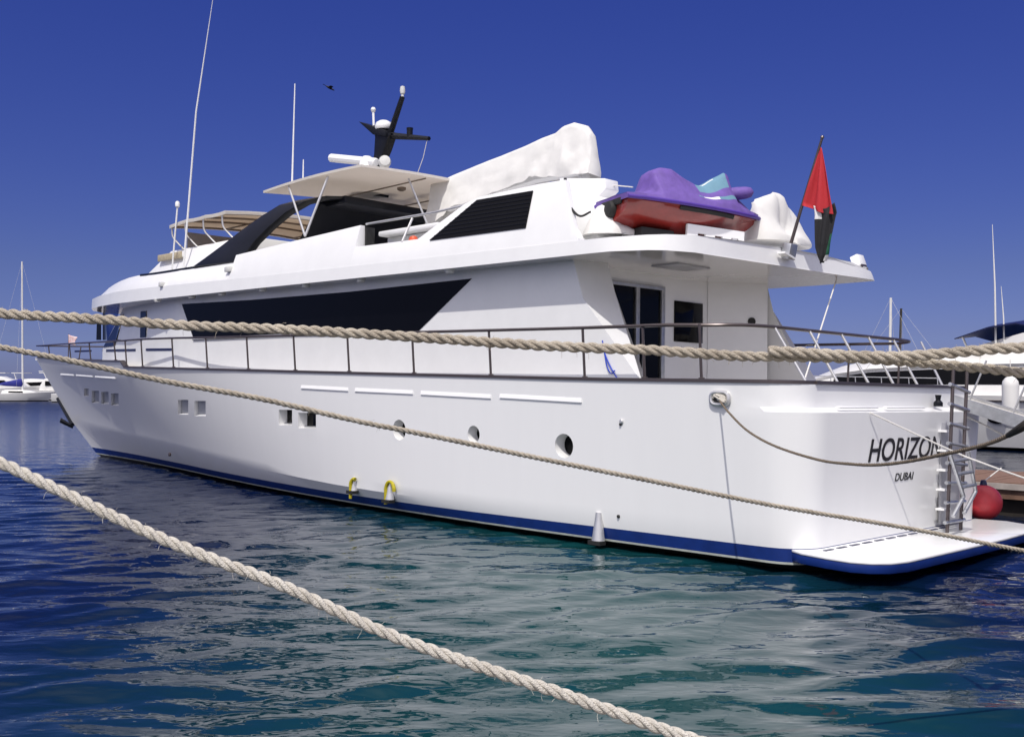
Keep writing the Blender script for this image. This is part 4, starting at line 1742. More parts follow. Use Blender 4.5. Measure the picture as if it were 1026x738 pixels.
cy = 0.0
sil = [(m0(435.5, 184), m0(436, 229)), (m0(441, 182), m0(446, 224)), (m0(470, 170), m0(466, 208)), (m0(500, 158), m0(497, 197)),
       (m0(530, 146), m0(524, 187)), (m0(548, 137.5), m0(541, 181)), (m0(560, 133), m0(556, 180)), (m0(567, 126.5), m0(566, 179.5)),
       (m0(577, 123.2), m0(576, 178.5)), (m0(588, 126), m0(587, 178)), (m0(593.5, 134), m0(593.5, 177)), (m0(596, 150), m0(596.2, 176))]
sil2 = interp_sil(sil, 56)
hw_ = [0.25 if k < 44 else 0.25 - 0.09 * (k - 44) / 11 for k in range(56)]
root, base = drape('covered_crane', 'white tarpaulin draped over the folded boat crane above the black vent panel', 'tarpaulin', sil2, 0.0, hw_, M['canvas'], seed=2, wr=0.15)
mb = MB()
mb.tube([Vector((10.3, 0, 6.35)), Vector((7.6, 0, 6.62)), Vector((6.4, 0, 6.6)), Vector((6.4, 0, 5.9))], 0.13, 10)
mb.build('crane_boom', M['gel'], root, off=base)
for dx in (0, 0.06):
    mb = MB()
    pth = [pr(567 - dx * 20, 179, 'y', 2.2), pr(565.5 + dx * 30, 196, 'y', 2.75), pr(571 + dx * 20, 208, 'y', 2.85), pr(581, 216.5, 'y', 2.9), pr(592, 212, 'y', 2.8)]
    mb.tube(spline(pth, 5), 0.018, 7)
    mb.build('crane_hose', M['blackrubber'], root, off=base)
mb = MB()
mb.tube([pr(597, 184, 'y', 0.6), pr(634, 187.5, 'y', 1.2)], 0.012, 6)
mb.build('crane_cable', M['cord'], root, off=base)

# ---------------- small tarpaulins on the boat deck
XT2 = 3.6


def xb_(px, py, x):
    return pr(px, py, 'x', x)


def mound(name, label, out, x, depth, mat, seed):
    """cloth-covered lump: outline seen from the side, rounded fore and aft"""
    pts = [xb_(px, py, x) for px, py in out]
    base = Vector((x, sum(p.y for p in pts) / len(pts), min(p.z for p in pts)))
    root = thing(name, label, 'tarpaulin', aboard(base))
    c = base + Vector((0, 0, 0.1))
    rings = []
    fine = spline(pts, 5)
    for k in range(11):
        a = math.pi * (k / 10) - math.pi / 2
        s = max(0.03, math.cos(a)) ** 0.85
        ring = []
        for p in fine:
            tp = max(0.0, (p.z - c.z) / 0.75)
            q = Vector((x + depth * math.sin(a) * (1.25 - 0.8 * min(1, tp)), c.y + (p.y - c.y) * s, c.z + (p.z - c.z) * s if p.z > c.z else p.z))
            w = 0.06 * noise.noise(Vector((q.x * 2.0, q.y * 2.2 + seed, q.z * 0.8))) + 0.075 * (0.5 - abs(math.sin(q.y * 7.0 + 2.0 * noise.noise(Vector((q.y, q.z * 0.9, seed))))) ** 0.7)
            q += Vector((w, w * 0.6, 0 if p.z < c.z else w * 0.4))
            ring.append(q)
        rings.append(ring)
    mb = MB()
    mb.loft(rings)
    mb.build('canvas_sheet', mat, root, off=base, smooth=70)
    return root


mound('deck_tarpaulin', 'tall white canvas cover beside the flagstaff on the boat deck edge',
      [(754, 240), (756, 215), (758, 204), (764, 197), (772, 193), (780, 194), (787, 201), (793, 213), (798, 230), (803, 250), (780, 246)], 2.75, 0.30, M['canvas'], 4)
mound('deck_tarpaulin', 'low crumpled white cover under the stern of the jet ski',
      [(588, 234), (596, 216), (602, 207), (612, 206), (626, 211), (640, 218), (645, 232), (620, 236)], 4.0, 0.35, M['canvas'], 9)

# ---------------- jet ski
def ski_frame():
    a = Vector((3.76, 2.30, 5.36))
    b = Vector((2.72, -0.36, 5.22))
    ex = (b - a).normalized()
    ez = Vector((0, 0, 1))
    ey = ez.cross(ex).normalized()
    ez = ex.cross(ey)
    m_ = Matrix((ex, ey, ez)).transposed().to_4x4()
    return Matrix.Translation(a) @ m_


SK = MY @ ski_frame()
ski = thing('jet_ski', 'maroon jet ski under a purple and teal cover on the boat deck', 'jet ski', SK)
Ls = 2.78
WID = [(0, 0.50), (0.3, 0.56), (1.2, 0.58), (1.8, 0.52), (2.3, 0.36), (2.6, 0.19), (2.78, 0.03)]
GZ = [(0, 0.0), (0.8, 0.0), (1.6, 0.0), (2.3, 0.02), (2.78, 0.07)]
KZ = [(0, -0.38), (1.2, -0.48), (1.9, -0.46), (2.4, -0.32), (2.78, -0.02)]
CW = [(0, 0.42), (1.2, 0.44), (1.9, 0.33), (2.4, 0.16), (2.78, 0.01)]
CZ = [(0, -0.20), (1.2, -0.26), (1.9, -0.19), (2.4, -0.10), (2.78, 0.03)]
mb = MB()
rings = []
for x in np.linspace(0, Ls, 18):
    w, g, k, cw, cz = [smooth_tab(t, x) for t in (WID, GZ, KZ, CW, CZ)]
    w, cw = max(w, 0.02), max(cw, 0.01)
    rings.append([Vector((x, w, g)), Vector((x, w * 0.985, g - 0.07)), Vector((x, cw, cz)), Vector((x, cw * 0.45, (cz + k) / 2 - 0.02)), Vector((x, 0, k)),
                  Vector((x, -cw * 0.45, (cz + k) / 2 - 0.02)), Vector((x, -cw, cz)), Vector((x, -w * 0.985, g - 0.07)), Vector((x, -w, g))])
mb.loft(rings)
sh = mb.build('hull', M['maroon'], ski, smooth=30)
# cover: ridge profile
RZ = [(0, 0.04), (0.1, 0.08), (0.40, 0.13), (0.54, 0.20), (0.60, 0.48), (0.72, 0.56), (0.98, 0.58), (1.14, 0.52), (1.45, 0.40), (1.62, 0.42), (1.85, 0.56), (2.08, 0.68), (2.14, 0.64), (2.20, 0.38), (2.35, 0.30), (2.55, 0.19), (2.70, 0.12), (2.82, 0.05)]
RW = [(0, 0.30), (0.5, 0.26), (0.65, 0.20), (1.0, 0.16), (1.5, 0.13), (1.9, 0.10), (2.1, 0.05), (2.3, 0.08), (2.8, 0.02)]
mb = MB()
rings = []
xs_ = list(np.linspace(-0.03, 0.5, 8)) + list(np.linspace(0.53, 0.7, 8)) + list(np.linspace(0.75, 1.98, 24)) + list(np.linspace(2.02, 2.24, 10)) + list(np.linspace(2.3, 2.84, 10))
nn = 24
for x in xs_:
    xx = min(max(x, 0), Ls)
    w = max(smooth_tab(WID, xx), 0.02) + 0.035
    g = smooth_tab(GZ, xx)
    rz, rw = lerp_tab(RZ, x) * 1.08, lerp_tab(RW, x)
    ring = []
    for i in range(nn + 1):
        u = i / nn * 2 - 1
        a = abs(u)
        if a < 0.3:
            y = a / 0.3 * rw
            z = rz - 0.02 * (a / 0.3) ** 2
        else:
            t = (a - 0.3) / 0.7
            y = rw + (w - rw) * t ** 0.9
            z = rz - 0.02 + (g + 0.04 - rz + 0.02) * (t ** 0.75)
            if t > 0.92:
                z = g - 0.055 * (t - 0.92) / 0.08 * 1.0
        if 1.50 < x < 2.0 and a < 0.75:
            z -= 0.0
        k = 0.022 * noise.noise(Vector((x * 4, u * 2.5, 1.7))) * (1 - a ** 4) + 0.018 * (0.5 - abs(noise.noise(Vector((x * 2.5 + u * 2, u * 4, 5.1)))) * 2) * (1 - a ** 4) * min(1, a * 3)
        ring.append(Vector((x, math.copysign(y, u), z + k)))
    rings.append(ring)
mb.loft(rings, closed=False, caps=False)
for e in (0, -1):
    r = rings[e]
    mb.add(list(r), [(i, i + 1, nn - i - 1, nn - i) for i in range(nn // 2)])
# teal panels follow the cloth over the handlebar peak and along the flank
N1 = nn
cnt = 0
for k in range(len(rings) - 1):
    xm = 0.5 * (xs_[k] + xs_[k + 1])
    for i in range(nn):
        um = (i + 0.5) / nn * 2 - 1
        fi = k * nn + i
        if 1.42 < xm < 2.06 and abs(um) < 0.46:
            mb.mi[fi] = 1
        if 1.35 < xm < 2.2 and 0.64 < abs(um) < 0.74:
            mb.mi[fi] = 1
        if 1.5 < xm < 1.8 and 0.14 < abs(um) < 0.26:
            mb.mi[fi] = 2
        if 1.42 < xm < 1.75 and 0.66 < abs(um) < 0.73:
            mb.mi[fi] = 2
cv = mb.build('cover', [M['purple'], M['teal'], M['clothwhite']], ski, merge=True, smooth=60)
hem = MB()
pth = [Vector((min(x, 2.86), max(smooth_tab(WID, min(max(x, 0), Ls)), 0.02) + 0.04, smooth_tab(GZ, min(max(x, 0), Ls)) - 0.03)) for x in np.linspace(-0.03, 2.80, 30)]
hem.tube(pth + [Vector((p.x, -p.y, p.z)) for p in pth[::-1]], 0.032, 7)
hem.build('cover_hem', M['purpledark'], cv, smooth=60)
# mirrors pushing out the cloth
for sg in (1, -1):
    mb = MB()
    mb.lathe([(0.10, -0.34), (0.11, -0.16), (0.10, 0.0), (0.08, 0.08), (0.02, 0.12)], (2.38, 0.24 * sg, 0.40), (0.85, 0.45 * sg, 0.14), 14)
    mb.build('mirror_cover', M['purple'], cv, smooth=60)
# jet nozzle and stern grab
mb = MB()
mb.lathe([(0.02, -0.05), (0.13, -0.04), (0.145, 0.03), (0.12, 0.09), (0.10, 0.10)], (-0.0, 0.0, -0.16), (-1, 0, 0), 20)
mb.build('jet_nozzle', M['blackrubber'], ski)
mb = MB()
mb.box((-0.02, 0, -0.06), (0.05, 0.62, 0.10))
mb.build('stern_bumper', M['blackrubber'], ski, bevel=0.015)
for sg in (1, -1):
    mb = MB()
    rr = []
    for x in np.linspace(0.9, 2.0, 9):
        w = smooth_tab(WID, x)
        rr.append([Vector((x, (w + 0.003) * sg, -0.06)), Vector((x, (w + 0.012) * sg, -0.075)), Vector((x, (w - 0.02) * sg, -0.13)), Vector((x, (w - 0.03) * sg, -0.10))])
    mb.loft(rr)
    mb.build('rubbing_strake', M['blackrubber'], ski)

# cradle under the ski
cr0 = Vector((3.2, 1.2, 4.65))
cr = thing('ski_cradle', 'white and black chock cradle carrying the jet ski', 'cradle', SK @ Matrix.Translation((1.3, 0, -0.76)))
mb = MB()
for sg in (1, -1):
    # side board with rectangular openings
    yb = 0.40 * sg
    x0, x1, z0, z1 = -0.15, 0.95, 0.0, 0.46
    xs2 = [x0, 0.05, 0.20, 0.38, 0.53, 0.70, 0.84, x1]
    for a, b, hole in [(xs2[i], xs2[i + 1], i % 2 == 1) for i in range(7)]:
        if hole:
            mb.box(((a + b) / 2, yb, (z0 + 0.20) / 2), (b - a, 0.05, 0.20))
            mb.box(((a + b) / 2, yb, (0.33 + z1) / 2), (b - a, 0.05, z1 - 0.33))
        else:
            mb.box(((a + b) / 2, yb, (z0 + z1) / 2), (b - a, 0.05, z1 - z0))
mb.box((-0.1, 0, 0.05), (0.1, 0.75, 0.10))
mb.box((0.9, 0, 0.05), (0.1, 0.75, 0.10))
mb.build('chock_board', M['gel'], cr)
mb = MB()
mb.box((-0.62, 0.0, 0.17), (0.62, 0.62, 0.34))
mb.build('chock_block', M['blackrubber'], cr, bevel=0.03)

# ---------------- thin blue cord on the wing panel
bc0 = pr(607, 352, 'y', 2.72)
mb = MB()
for pts in ([(603.5, 341), (606, 354), (612, 368), (619, 380)], [(605.5, 352), (608, 366), (612, 374), (616, 371)]):
    mb.tube(spline([pr(a, b, 'y', 2.725) for a, b in pts], 5), 0.010, 6)
o = mb.build('cord', M['bluecord'], off=bc0)
o.matrix_world = aboard(bc0)
tag(o, 'thin blue cord hanging on the white wing panel beside the saloon door', 'cord')

# ================================================================== ROPES
def rope(name, label, pts, dia, mat, sub=10, cat='rope', lay=3.4, group=None, parent=None, jitter=0.004, fuzz=0, taper=None):
    c = [Vector(p) for p in pts]
    path = spline(c, sub)
    # resample evenly
    step = dia * 0.22
    out = [path[0]]
    acc = 0.0
    for a, b in zip(path, path[1:]):
        L = (b - a).length
        while acc + L >= step:
            f = (step - acc) / L
            a = a.lerp(b, f)
            out.append(a.copy())
            L = (b - a).length
            acc = 0
        acc += L
    base = out[0].copy()
    mb = MB()
    nrm = None
    frames = []
    for i, p in enumerate(out):
        t = (out[min(i + 1, len(out) - 1)] - out[max(i - 1, 0)]).normalized()
        if nrm is None:
            nrm = t.orthogonal().normalized()
        nrm = (nrm - t * nrm.dot(t)).normalized()
        frames.append((p, nrm.copy(), t.cross(nrm)))
    for s in range(3):
        rings = []
        for i, (p, a, b) in enumerate(frames):
            sc = taper(i / len(frames)) if taper else 1.0
            d = dia * sc
            rs = d * 0.255
            ro = d * 0.262
            th = 2 * math.pi * (i * step / (dia * lay) + s / 3)
            j = 1 + 0.10 * noise.noise(Vector((i * 0.05, s * 7.3, dia * 100)))
            ctr = p + (a * math.cos(th) + b * math.sin(th)) * ro * j
            rings.append([ctr + (a * math.cos(2 * math.pi * k / 7) + b * math.sin(2 * math.pi * k / 7)) * rs * j for k in range(7)])
        mb.loft(rings)
    if fuzz:
        rg = random.Random(5)
        for _ in range(fuzz):
            p, a, b = frames[rg.randrange(len(frames))]
            an = rg.random() * 6.283
            d = a * math.cos(an) + b * math.sin(an)
            q = p + d * dia * 0.48
            ln = dia * (0.2 + 0.45 * rg.random())
            d2 = (d + Vector((rg.uniform(-.8, .8), rg.uniform(-.8, .8), rg.uniform(-.8, .4)))).normalized()
            mb.tube([q, q + d2 * ln * 0.5, q + (d2 + Vector((rg.uniform(-.5, .5), 0, -0.3))) * ln], 0.0005, 3)
    o = mb.build(name, mat, parent, off=base, smooth=85)
    if parent is None:
        o.location = base
        tag(o, label, cat, group)
    return o, frames


# upper rope with an eye at its right end
def px_path(pts, d0, d1):
    x0, x1 = pts[0][0], pts[-1][0]
    return [wd(a, b, d0 + (d1 - d0) * (a - x0) / (x1 - x0)) for a, b in pts]


up = [(-420, 290), (-200, 301), (0, 314), (97, 319.5), (180, 325.5), (287, 330), (418, 337.6), (542, 346), (657, 351), (740, 356.5), (800, 357.5), (860, 359), (935, 364.5), (1024, 373.5), (1200, 397), (1400, 430)]
rope('mooring_rope', 'thick three strand beige rope crossing highest in front of the yacht window band', [Vector((-7.5, 4.2, 3.35))] + px_path(up, 3.05, 3.05)[:-1] + [Vector((3.32, 3.0, 2.28))], 0.0310, M['rope'], fuzz=320)
eye = [(768, 352), (800, 353.5), (850, 356.5), (900, 357.2), (949, 353.8), (1019, 348.5), (1200, 343), (1400, 365)]
rope('mooring_rope', 'second beige rope end spliced on at the right and rising past the stern rail', [p + Vector((0, -0.022, 0)) for p in px_path(eye, 3.05, 2.95)] + [Vector((3.34, 2.96, 2.36))], 0.033, M['rope'], fuzz=160)
mid = [(-320, 290), (-120, 324), (0, 347.5), (65, 360), (162, 381), (260, 399), (360, 422), (423, 434.5), (546, 460), (660, 483), (780, 507), (905, 528), (1026, 551.5), (1150, 574)]
mp_ = [wd(a, b, 1 / (1 / 4.6 + (1 / 7.4 - 1 / 4.6) * (a + 320) / 1470)) for a, b in mid]
mp_ = [Vector((-9.0, 5.6, 3.5))] + mp_ + [Vector((6.1, 7.55, 0.95))]
rope('mooring_rope', 'brownish rope sloping from the bow rail down across the whole hull side', mp_, 0.030, M['rope'], fuzz=200)
fg = [(-420, 277), (-200, 373), (0, 463), (161, 538.5), (282.5, 586), (400, 639), (556, 692), (690, 738.5), (850, 790), (1050, 850)]
rope('mooring_rope', 'pale foreground rope slanting over open water to the bottom edge', [Vector((-7.0, 4.4, 3.7))] + px_path(fg, 2.75, 2.5) + [Vector((2.0, 2.2, 0.95))], 0.0312, M['rope_pale'], fuzz=400)

# sagging brown stern line from the fairlead
f0 = MY @ (fc + Vector((0, 0.02, -0.02)))
dep0 = f0.y
bl = [(720.6, 401), (732, 415), (750, 432), (777.5, 447), (820, 460.3), (852, 464.5), (878, 465.4), (906, 462.5), (935, 457), (982, 446.5), (1010, 436), (1030, 424), (1075, 396)]
bp_ = []
for (a, b) in bl:
    t = (a - 720.6) / (1030 - 720.6)
    bp_.append(wd(a, b, dep0 - 0.02 + (7.2 - dep0) * (min(1, t) ** 0.55)))
bp_.append(Vector((4.72, 6.22, 2.50)))
rope('mooring_rope', 'thin dark brown stern line sagging from the oval fairlead across the name', bp_, 0.026, M['rope_brown'], taper=lambda t: 1.0 + 0.35 * t)
# chafe sleeve where the line nears the quay
mb = MB()
sl_ = spline([bp_[-4], bp_[-3], bp_[-2], bp_[-1]], 8)
mb.tube(sl_, [0.020 + 0.016 * min(1, i / 9) for i in range(len(sl_))], 10)
b0 = sl_[0].copy()
o = mb.build('chafe_sleeve', M['pile'], off=b0)
o.location = b0
tag(o, 'dark chafe sleeve around the brown stern line at the right edge', 'rope sleeve')

# rope turns heaped inside the fairlead
mb = MB()
for k in range(5):
    an = k * 0.6
    pth = [fc + Vector((0.10 * math.cos(an + u * 3.0), 0.03 + 0.012 * k, 0.05 * math.sin(an * 1.7 + u * 3.0))) for u in np.linspace(0, 1, 9)]
    mb.tube(pth, 0.014, 6)
o = mb.build('rope_turns', M['rope_pale'], fl)

# white cords from the transom to the pier
c0 = Vector((-0.12, 1.95, 2.06))
c0 = pr(872, 413.5, 'x', -0.12)
cpt = [c0, pr(954, 451.5, 'x', -0.75), pr(984, 463.5, 'x', -1.05), pr(1030, 480, 'x', -1.5), pr(1080, 496, 'x', -2.0), Vector((-2.7, -5.2, 0.70))]
w0 = MY @ cpt[0]
mb = MB()
mb.tube([MY @ p for p in spline(cpt, 6)], 0.013, 7)
o = mb.build('white_line', M['cord'], off=w0)
o.location = w0
tag(o, 'thin white cord led from the transom ledge past the ladder', 'cord')
cpt = [pr(968, 417, 'x', -0.1), pr(986, 425.5, 'x', -0.3), pr(1008, 437.5, 'x', -0.6)]
w0 = MY @ cpt[0]
mb = MB()
mb.tube([MY @ p for p in cpt], 0.014, 7)
o = mb.build('white_line', M['cord'], off=w0)
o.location = w0
tag(o, 'short white cord running under the gangway at the transom corner', 'cord')

# ================================================================== PIER, FENDERS, NEIGHBOURS
YW0 = Matrix.Translation(YO) @ Matrix.Rotation(rad(135), 4, 'Z')
pier = thing('pier', 'brown planked finger pier behind the swim platform', 'pier', YW0 @ Matrix.Translation((0, -6.4, 0)))
mb = MB()
x = -5.2
while x < 20:
    mb.box((x + 0.095, 0, 0.60 + 0.004 * math.sin(x * 9)), (0.182, 2.6, 0.05))
    x += 0.19
mb.build('deck_planks', M['plank'], pier)
mb = MB()
mb.box((7.4, 1.33, 0.555), (25.2, 0.05, 0.11))
mb.box((7.4, -1.33, 0.555), (25.2, 0.05, 0.11))
mb.build('edge_board', M['stringer'], pier)
mb = MB()
mb.box((7.4, 1.24, 0.42), (25.2, 0.12, 0.20))
mb.box((7.4, -1.24, 0.42), (25.2, 0.12, 0.20))
mb.build('side_beam', M['plank'], pier)
mb = MB()
mb.box((7.4, 0.0, 0.10), (25.0, 2.3, 0.44))  # near-black box painting in the shadow under the pier deck
mb.build('float', M['pile'], pier)
mb = MB()
mb.box((2.2, 0.3, 0.66), (0.9, 0.25, 0.06))
mb.tube([(1.9, 0.3, 0.62), (1.9, 0.3, 0.76)], 0.03, 8)
mb.tube([(2.5, 0.3, 0.62), (2.5, 0.3, 0.76)], 0.03, 8)
mb.build('mooring_cleat', M['stringer'], pier)

# red ball fender
fpos = MY @ pr(985.5, 503, 'y', -3.12)
rb0 = 0.30
fb = thing('ball_fender', 'round red ball fender between the swim platform and the pier', 'fender', Matrix.Translation(fpos - Vector((0, 0, rb0))))
mb = MB()
prof = [(rb0 * math.sin(math.pi * k / 16), rb0 - rb0 * math.cos(math.pi * k / 16)) for k in range(17)]
mb.lathe(prof, (0, 0, 0), (0, 0, 1), 28)
mb.build('ball', M['fender_red'], fb, smooth=80)
mb = MB()
mb.lathe([(0.06, 0), (0.05, 0.06), (0.03, 0.09)], (0, 0, 2 * rb0 - 0.01), (0, 0, 1), 12)
mb.build('fender_eye', M['navy'], fb)
mb = MB()
mb.tube([(0, 0, 2 * rb0 + 0.05), (0.5, 0.42, 0.85)], 0.010, 6)
mb.build('lanyard', M['cord'], fb)


# ---------------- generic boat hull used for the neighbours
def boat_hull(mb, L, B, H, bowrise=0.25, draft=0.4, mi=0, mj=1, rake=0.12):
    rings = []
    for k in range(17):
        t = k / 16
        w = B / 2 * (1 - max(0, (t - 0.42) / 0.58) ** 2.1) * (0.93 + 0.07 * min(1, t / 0.1))
        w = max(w, 0.01)
        h = H + bowrise * t ** 2
        xo = L * t
        xw = L * (1 - rake) * t
        ring = [Vector((xw, 0.0, -draft * (1 - t * 0.6))), Vector((xw, w * 0.80, 0.12)), Vector((xw + (xo - xw) * 0.5, w * 0.92, h * 0.5)), Vector((xo, w, h)), Vector((xo, w * 0.9, h + 0.03)),
                Vector((xo, 0, h + 0.05)), Vector((xo, -w * 0.9, h + 0.03)), Vector((xo, -w, h)), Vector((xw + (xo - xw) * 0.5, -w * 0.92, h * 0.5)), Vector((xw, -w * 0.80, 0.12))]
        rings.append(ring)
    n_ = 10
    vs = [p for r in rings for p in r]
    for k in range(16):
        for i in range(n_):
            j = (i + 1) % n_
            mb.add([rings[k][i], rings[k][j], rings[k + 1][j], rings[k + 1][i]], [(0, 1, 2, 3)], mj if i in (0, 9) else mi)
    mb.add(rings[0], [list(range(n_))], mi)
    mb.add(rings[-1], [list(range(n_))], mi)


# ---------------- white cruiser beyond the pier
NB = YW0 @ Matrix.Translation((0.5, -26.5, 0))
nb = thing('motor_yacht', 'sleek white cruiser with a dark window band moored beyond the stern', 'yacht', NB)
mb = MB()
boat_hull(mb, 24, 5.6, 1.95, 0.5, 0.6)
mb.build('hull', [M['boatwhite'], M['antifoul']], nb, merge=True, smooth=40)
# sheer stripe
mb = MB()
for sg in (1, -1):
    mb.box((8.5, 2.80 * sg, 1.80), (15.5, 0.06, 0.05))
mb.build('rub_rail', M['darksteel'], nb)
# superstructure: low sweeping house with black band
mb = MB()
sec = [(0.8, 2.0, 2.35, 3.0, 3.9), (3, 2.4, 2.35, 3.05, 4.3), (6, 2.45, 2.35, 3.05, 4.15), (9.5, 2.4, 2.35, 3.0, 3.65), (12, 2.3, 2.35, 2.9, 3.5),
       (13.6, 2.15, 2.33, 2.70, 3.2), (15, 1.8, 2.25, 2.42, 2.75), (18, 1.2, 2.2, 2.25, 2.35), (20.5, 0.5, 2.2, 2.22, 2.3)]
rings = []
for (x, w, zl, zh, z3) in sec:
    half = [(w + 0.15, 1.9), (w, zl), (w - 0.2, zh), (w - 0.12, zh + 0.10), (w * 0.62, z3 - 0.08), (0, z3)]
    rings.append([Vector((x, y, z)) for y, z in half] + [Vector((x, -y, z)) for y, z in half[:-1]][::-1])
mb.loft(rings, closed=True, caps=True)
mb.build('deckhouse', M['boatwhite'], nb, smooth=50)
for sg in (1, -1):
    mb = MB()
    pts_a, pts_b = [], []
    rr = []
    for (x, w, zl, zh, z3) in sec[:6]:
        ya, yb = w - 0.2 * 0.06, w - 0.2 * 0.94
        za, zb2 = zl + (zh - zl) * 0.06, zl + (zh - zl) * 0.94
        rr.append([Vector((x, (ya + 0.02) * sg, za)), Vector((x, (yb + 0.02) * sg, zb2)), Vector((x, (yb - 0.05) * sg, zb2)), Vector((x, (ya - 0.05) * sg, za))])
    mb.loft(rr)
    mb.build('window_band', M['glass'], nb)
mb = MB()
rings = []
for (x, w, z) in ((1.0, 2.2, 4.5), (4, 2.3, 4.5), (6.3, 2.0, 4.25), (7.8, 1.5, 3.92)):
    rings.append([Vector((x, w, z - 0.35)), Vector((x, w - 0.1, z)), Vector((x, -w + 0.1, z)), Vector((x, -w, z - 0.35))])
mb.loft(rings)
mb.build('flybridge', M['boatwhite'], nb, smooth=50)
mb = MB()
for sg in (1, -1):
    mb.tube([(6.0, 1.6 * sg, 4.1), (6.2, 1.75 * sg, 4.6)], 0.04, 6)
    mb.tube([(8.4, 1.5 * sg, 3.7), (8.5, 1.75 * sg, 4.2)], 0.04, 6)
mb.build('awning_frame', M['chrome'], nb)
mb = MB()
rings = []
for x, z in ((5.8, 4.55), (6.5, 4.72), (7.5, 4.60), (8.7, 4.22)):
    rings.append([Vector((x, 2.0, z - 0.1)), Vector((x, 1.0, z + 0.04)), Vector((x, 0, z + 0.08)), Vector((x, -1.0, z + 0.04)), Vector((x, -2.0, z - 0.1)),
                  Vector((x, -2.0, z - 0.14)), Vector((x, 0, z + 0.02)), Vector((x, 2.0, z - 0.14))])
mb.loft(rings)
mb.build('awning', M['navy'], nb, smooth=50)
for (xx, h, r) in ((7.3, 4.6, 0.040), (7.0, 2.3, 0.032)):
    mb = MB()
    mb.tube([(xx, 1.7, 3.7), (xx + 0.02, 1.7, 3.7 + h * 0.5), (xx + 0.1, 1.7, 3.7 + h)], [r, r * 0.8, r * 0.25], 7)
    mb.build('whip_aerial', M['boatwhite'], nb)
for xx in (6.9, 3.4):
    mb = MB()
    mb.lathe([(0.02, -0.02), (1, -0.02), (1, 0.02), (0.02, 0.02)], (xx, 2.68, 1.15), (0, 1, 0), 20)
    for i in range(len(mb.v)):
        p = mb.v[i]
        mb.v[i] = Vector((xx + (p.x - xx) * 0.34, p.y, 1.15 + (p.z - 1.15) * 0.17))
    mb.build('porthole', M['glass'], nb)
for i in range(12):
    xx = 9 + i * 1.1
    mb = MB()
    tt = xx / 24
    w = 2.8 * (1 - max(0, (tt - 0.42) / 0.58) ** 2.1) - 0.06
    zz = 1.95 + 0.5 * tt ** 2
    mb.tube([(xx, w, zz), (xx + 0.05, w - 0.03, zz + 0.6)], 0.018, 6)
    mb.build('rail_post', M['chrome'], nb)
mb = MB()
pts = []
for i in range(12):
    xx = 9 + i * 1.1
    tt = xx / 24
    pts.append(Vector((xx + 0.05, 2.8 * (1 - max(0, (tt - 0.42) / 0.58) ** 2.1) - 0.09, 1.95 + 0.5 * tt ** 2 + 0.6)))
mb.tube(pts, 0.02, 7)
mb.build('handrail', M['chrome'], nb)

# cylindrical fender hung on the cruiser
fq = NB.inverted() @ wd(1013, 400, 30)
fw = wd(1012.5, 402, 34.0)
cf = thing('cylinder_fender', 'tall white cylinder fender hanging beside the cruiser at the right edge', 'fender', Matrix.Translation(fw - Vector((0, 0, 0.85))))
mb = MB()
mb.lathe([(0.03, -0.02), (0.16, 0.0), (0.25, 0.12), (0.26, 0.3), (0.26, 1.35), (0.24, 1.5), (0.15, 1.62), (0.07, 1.66), (0.06, 1.75)], (0, 0, 0), (0, 0, 1), 22)
mb.build('fender_body', M['boatwhite'], cf)
mb = MB()
mb.tube([(0, 0, 1.72), (0.02, 0.05, 2.2)], 0.015, 6)
mb.build('lanyard', M['cord'], cf)


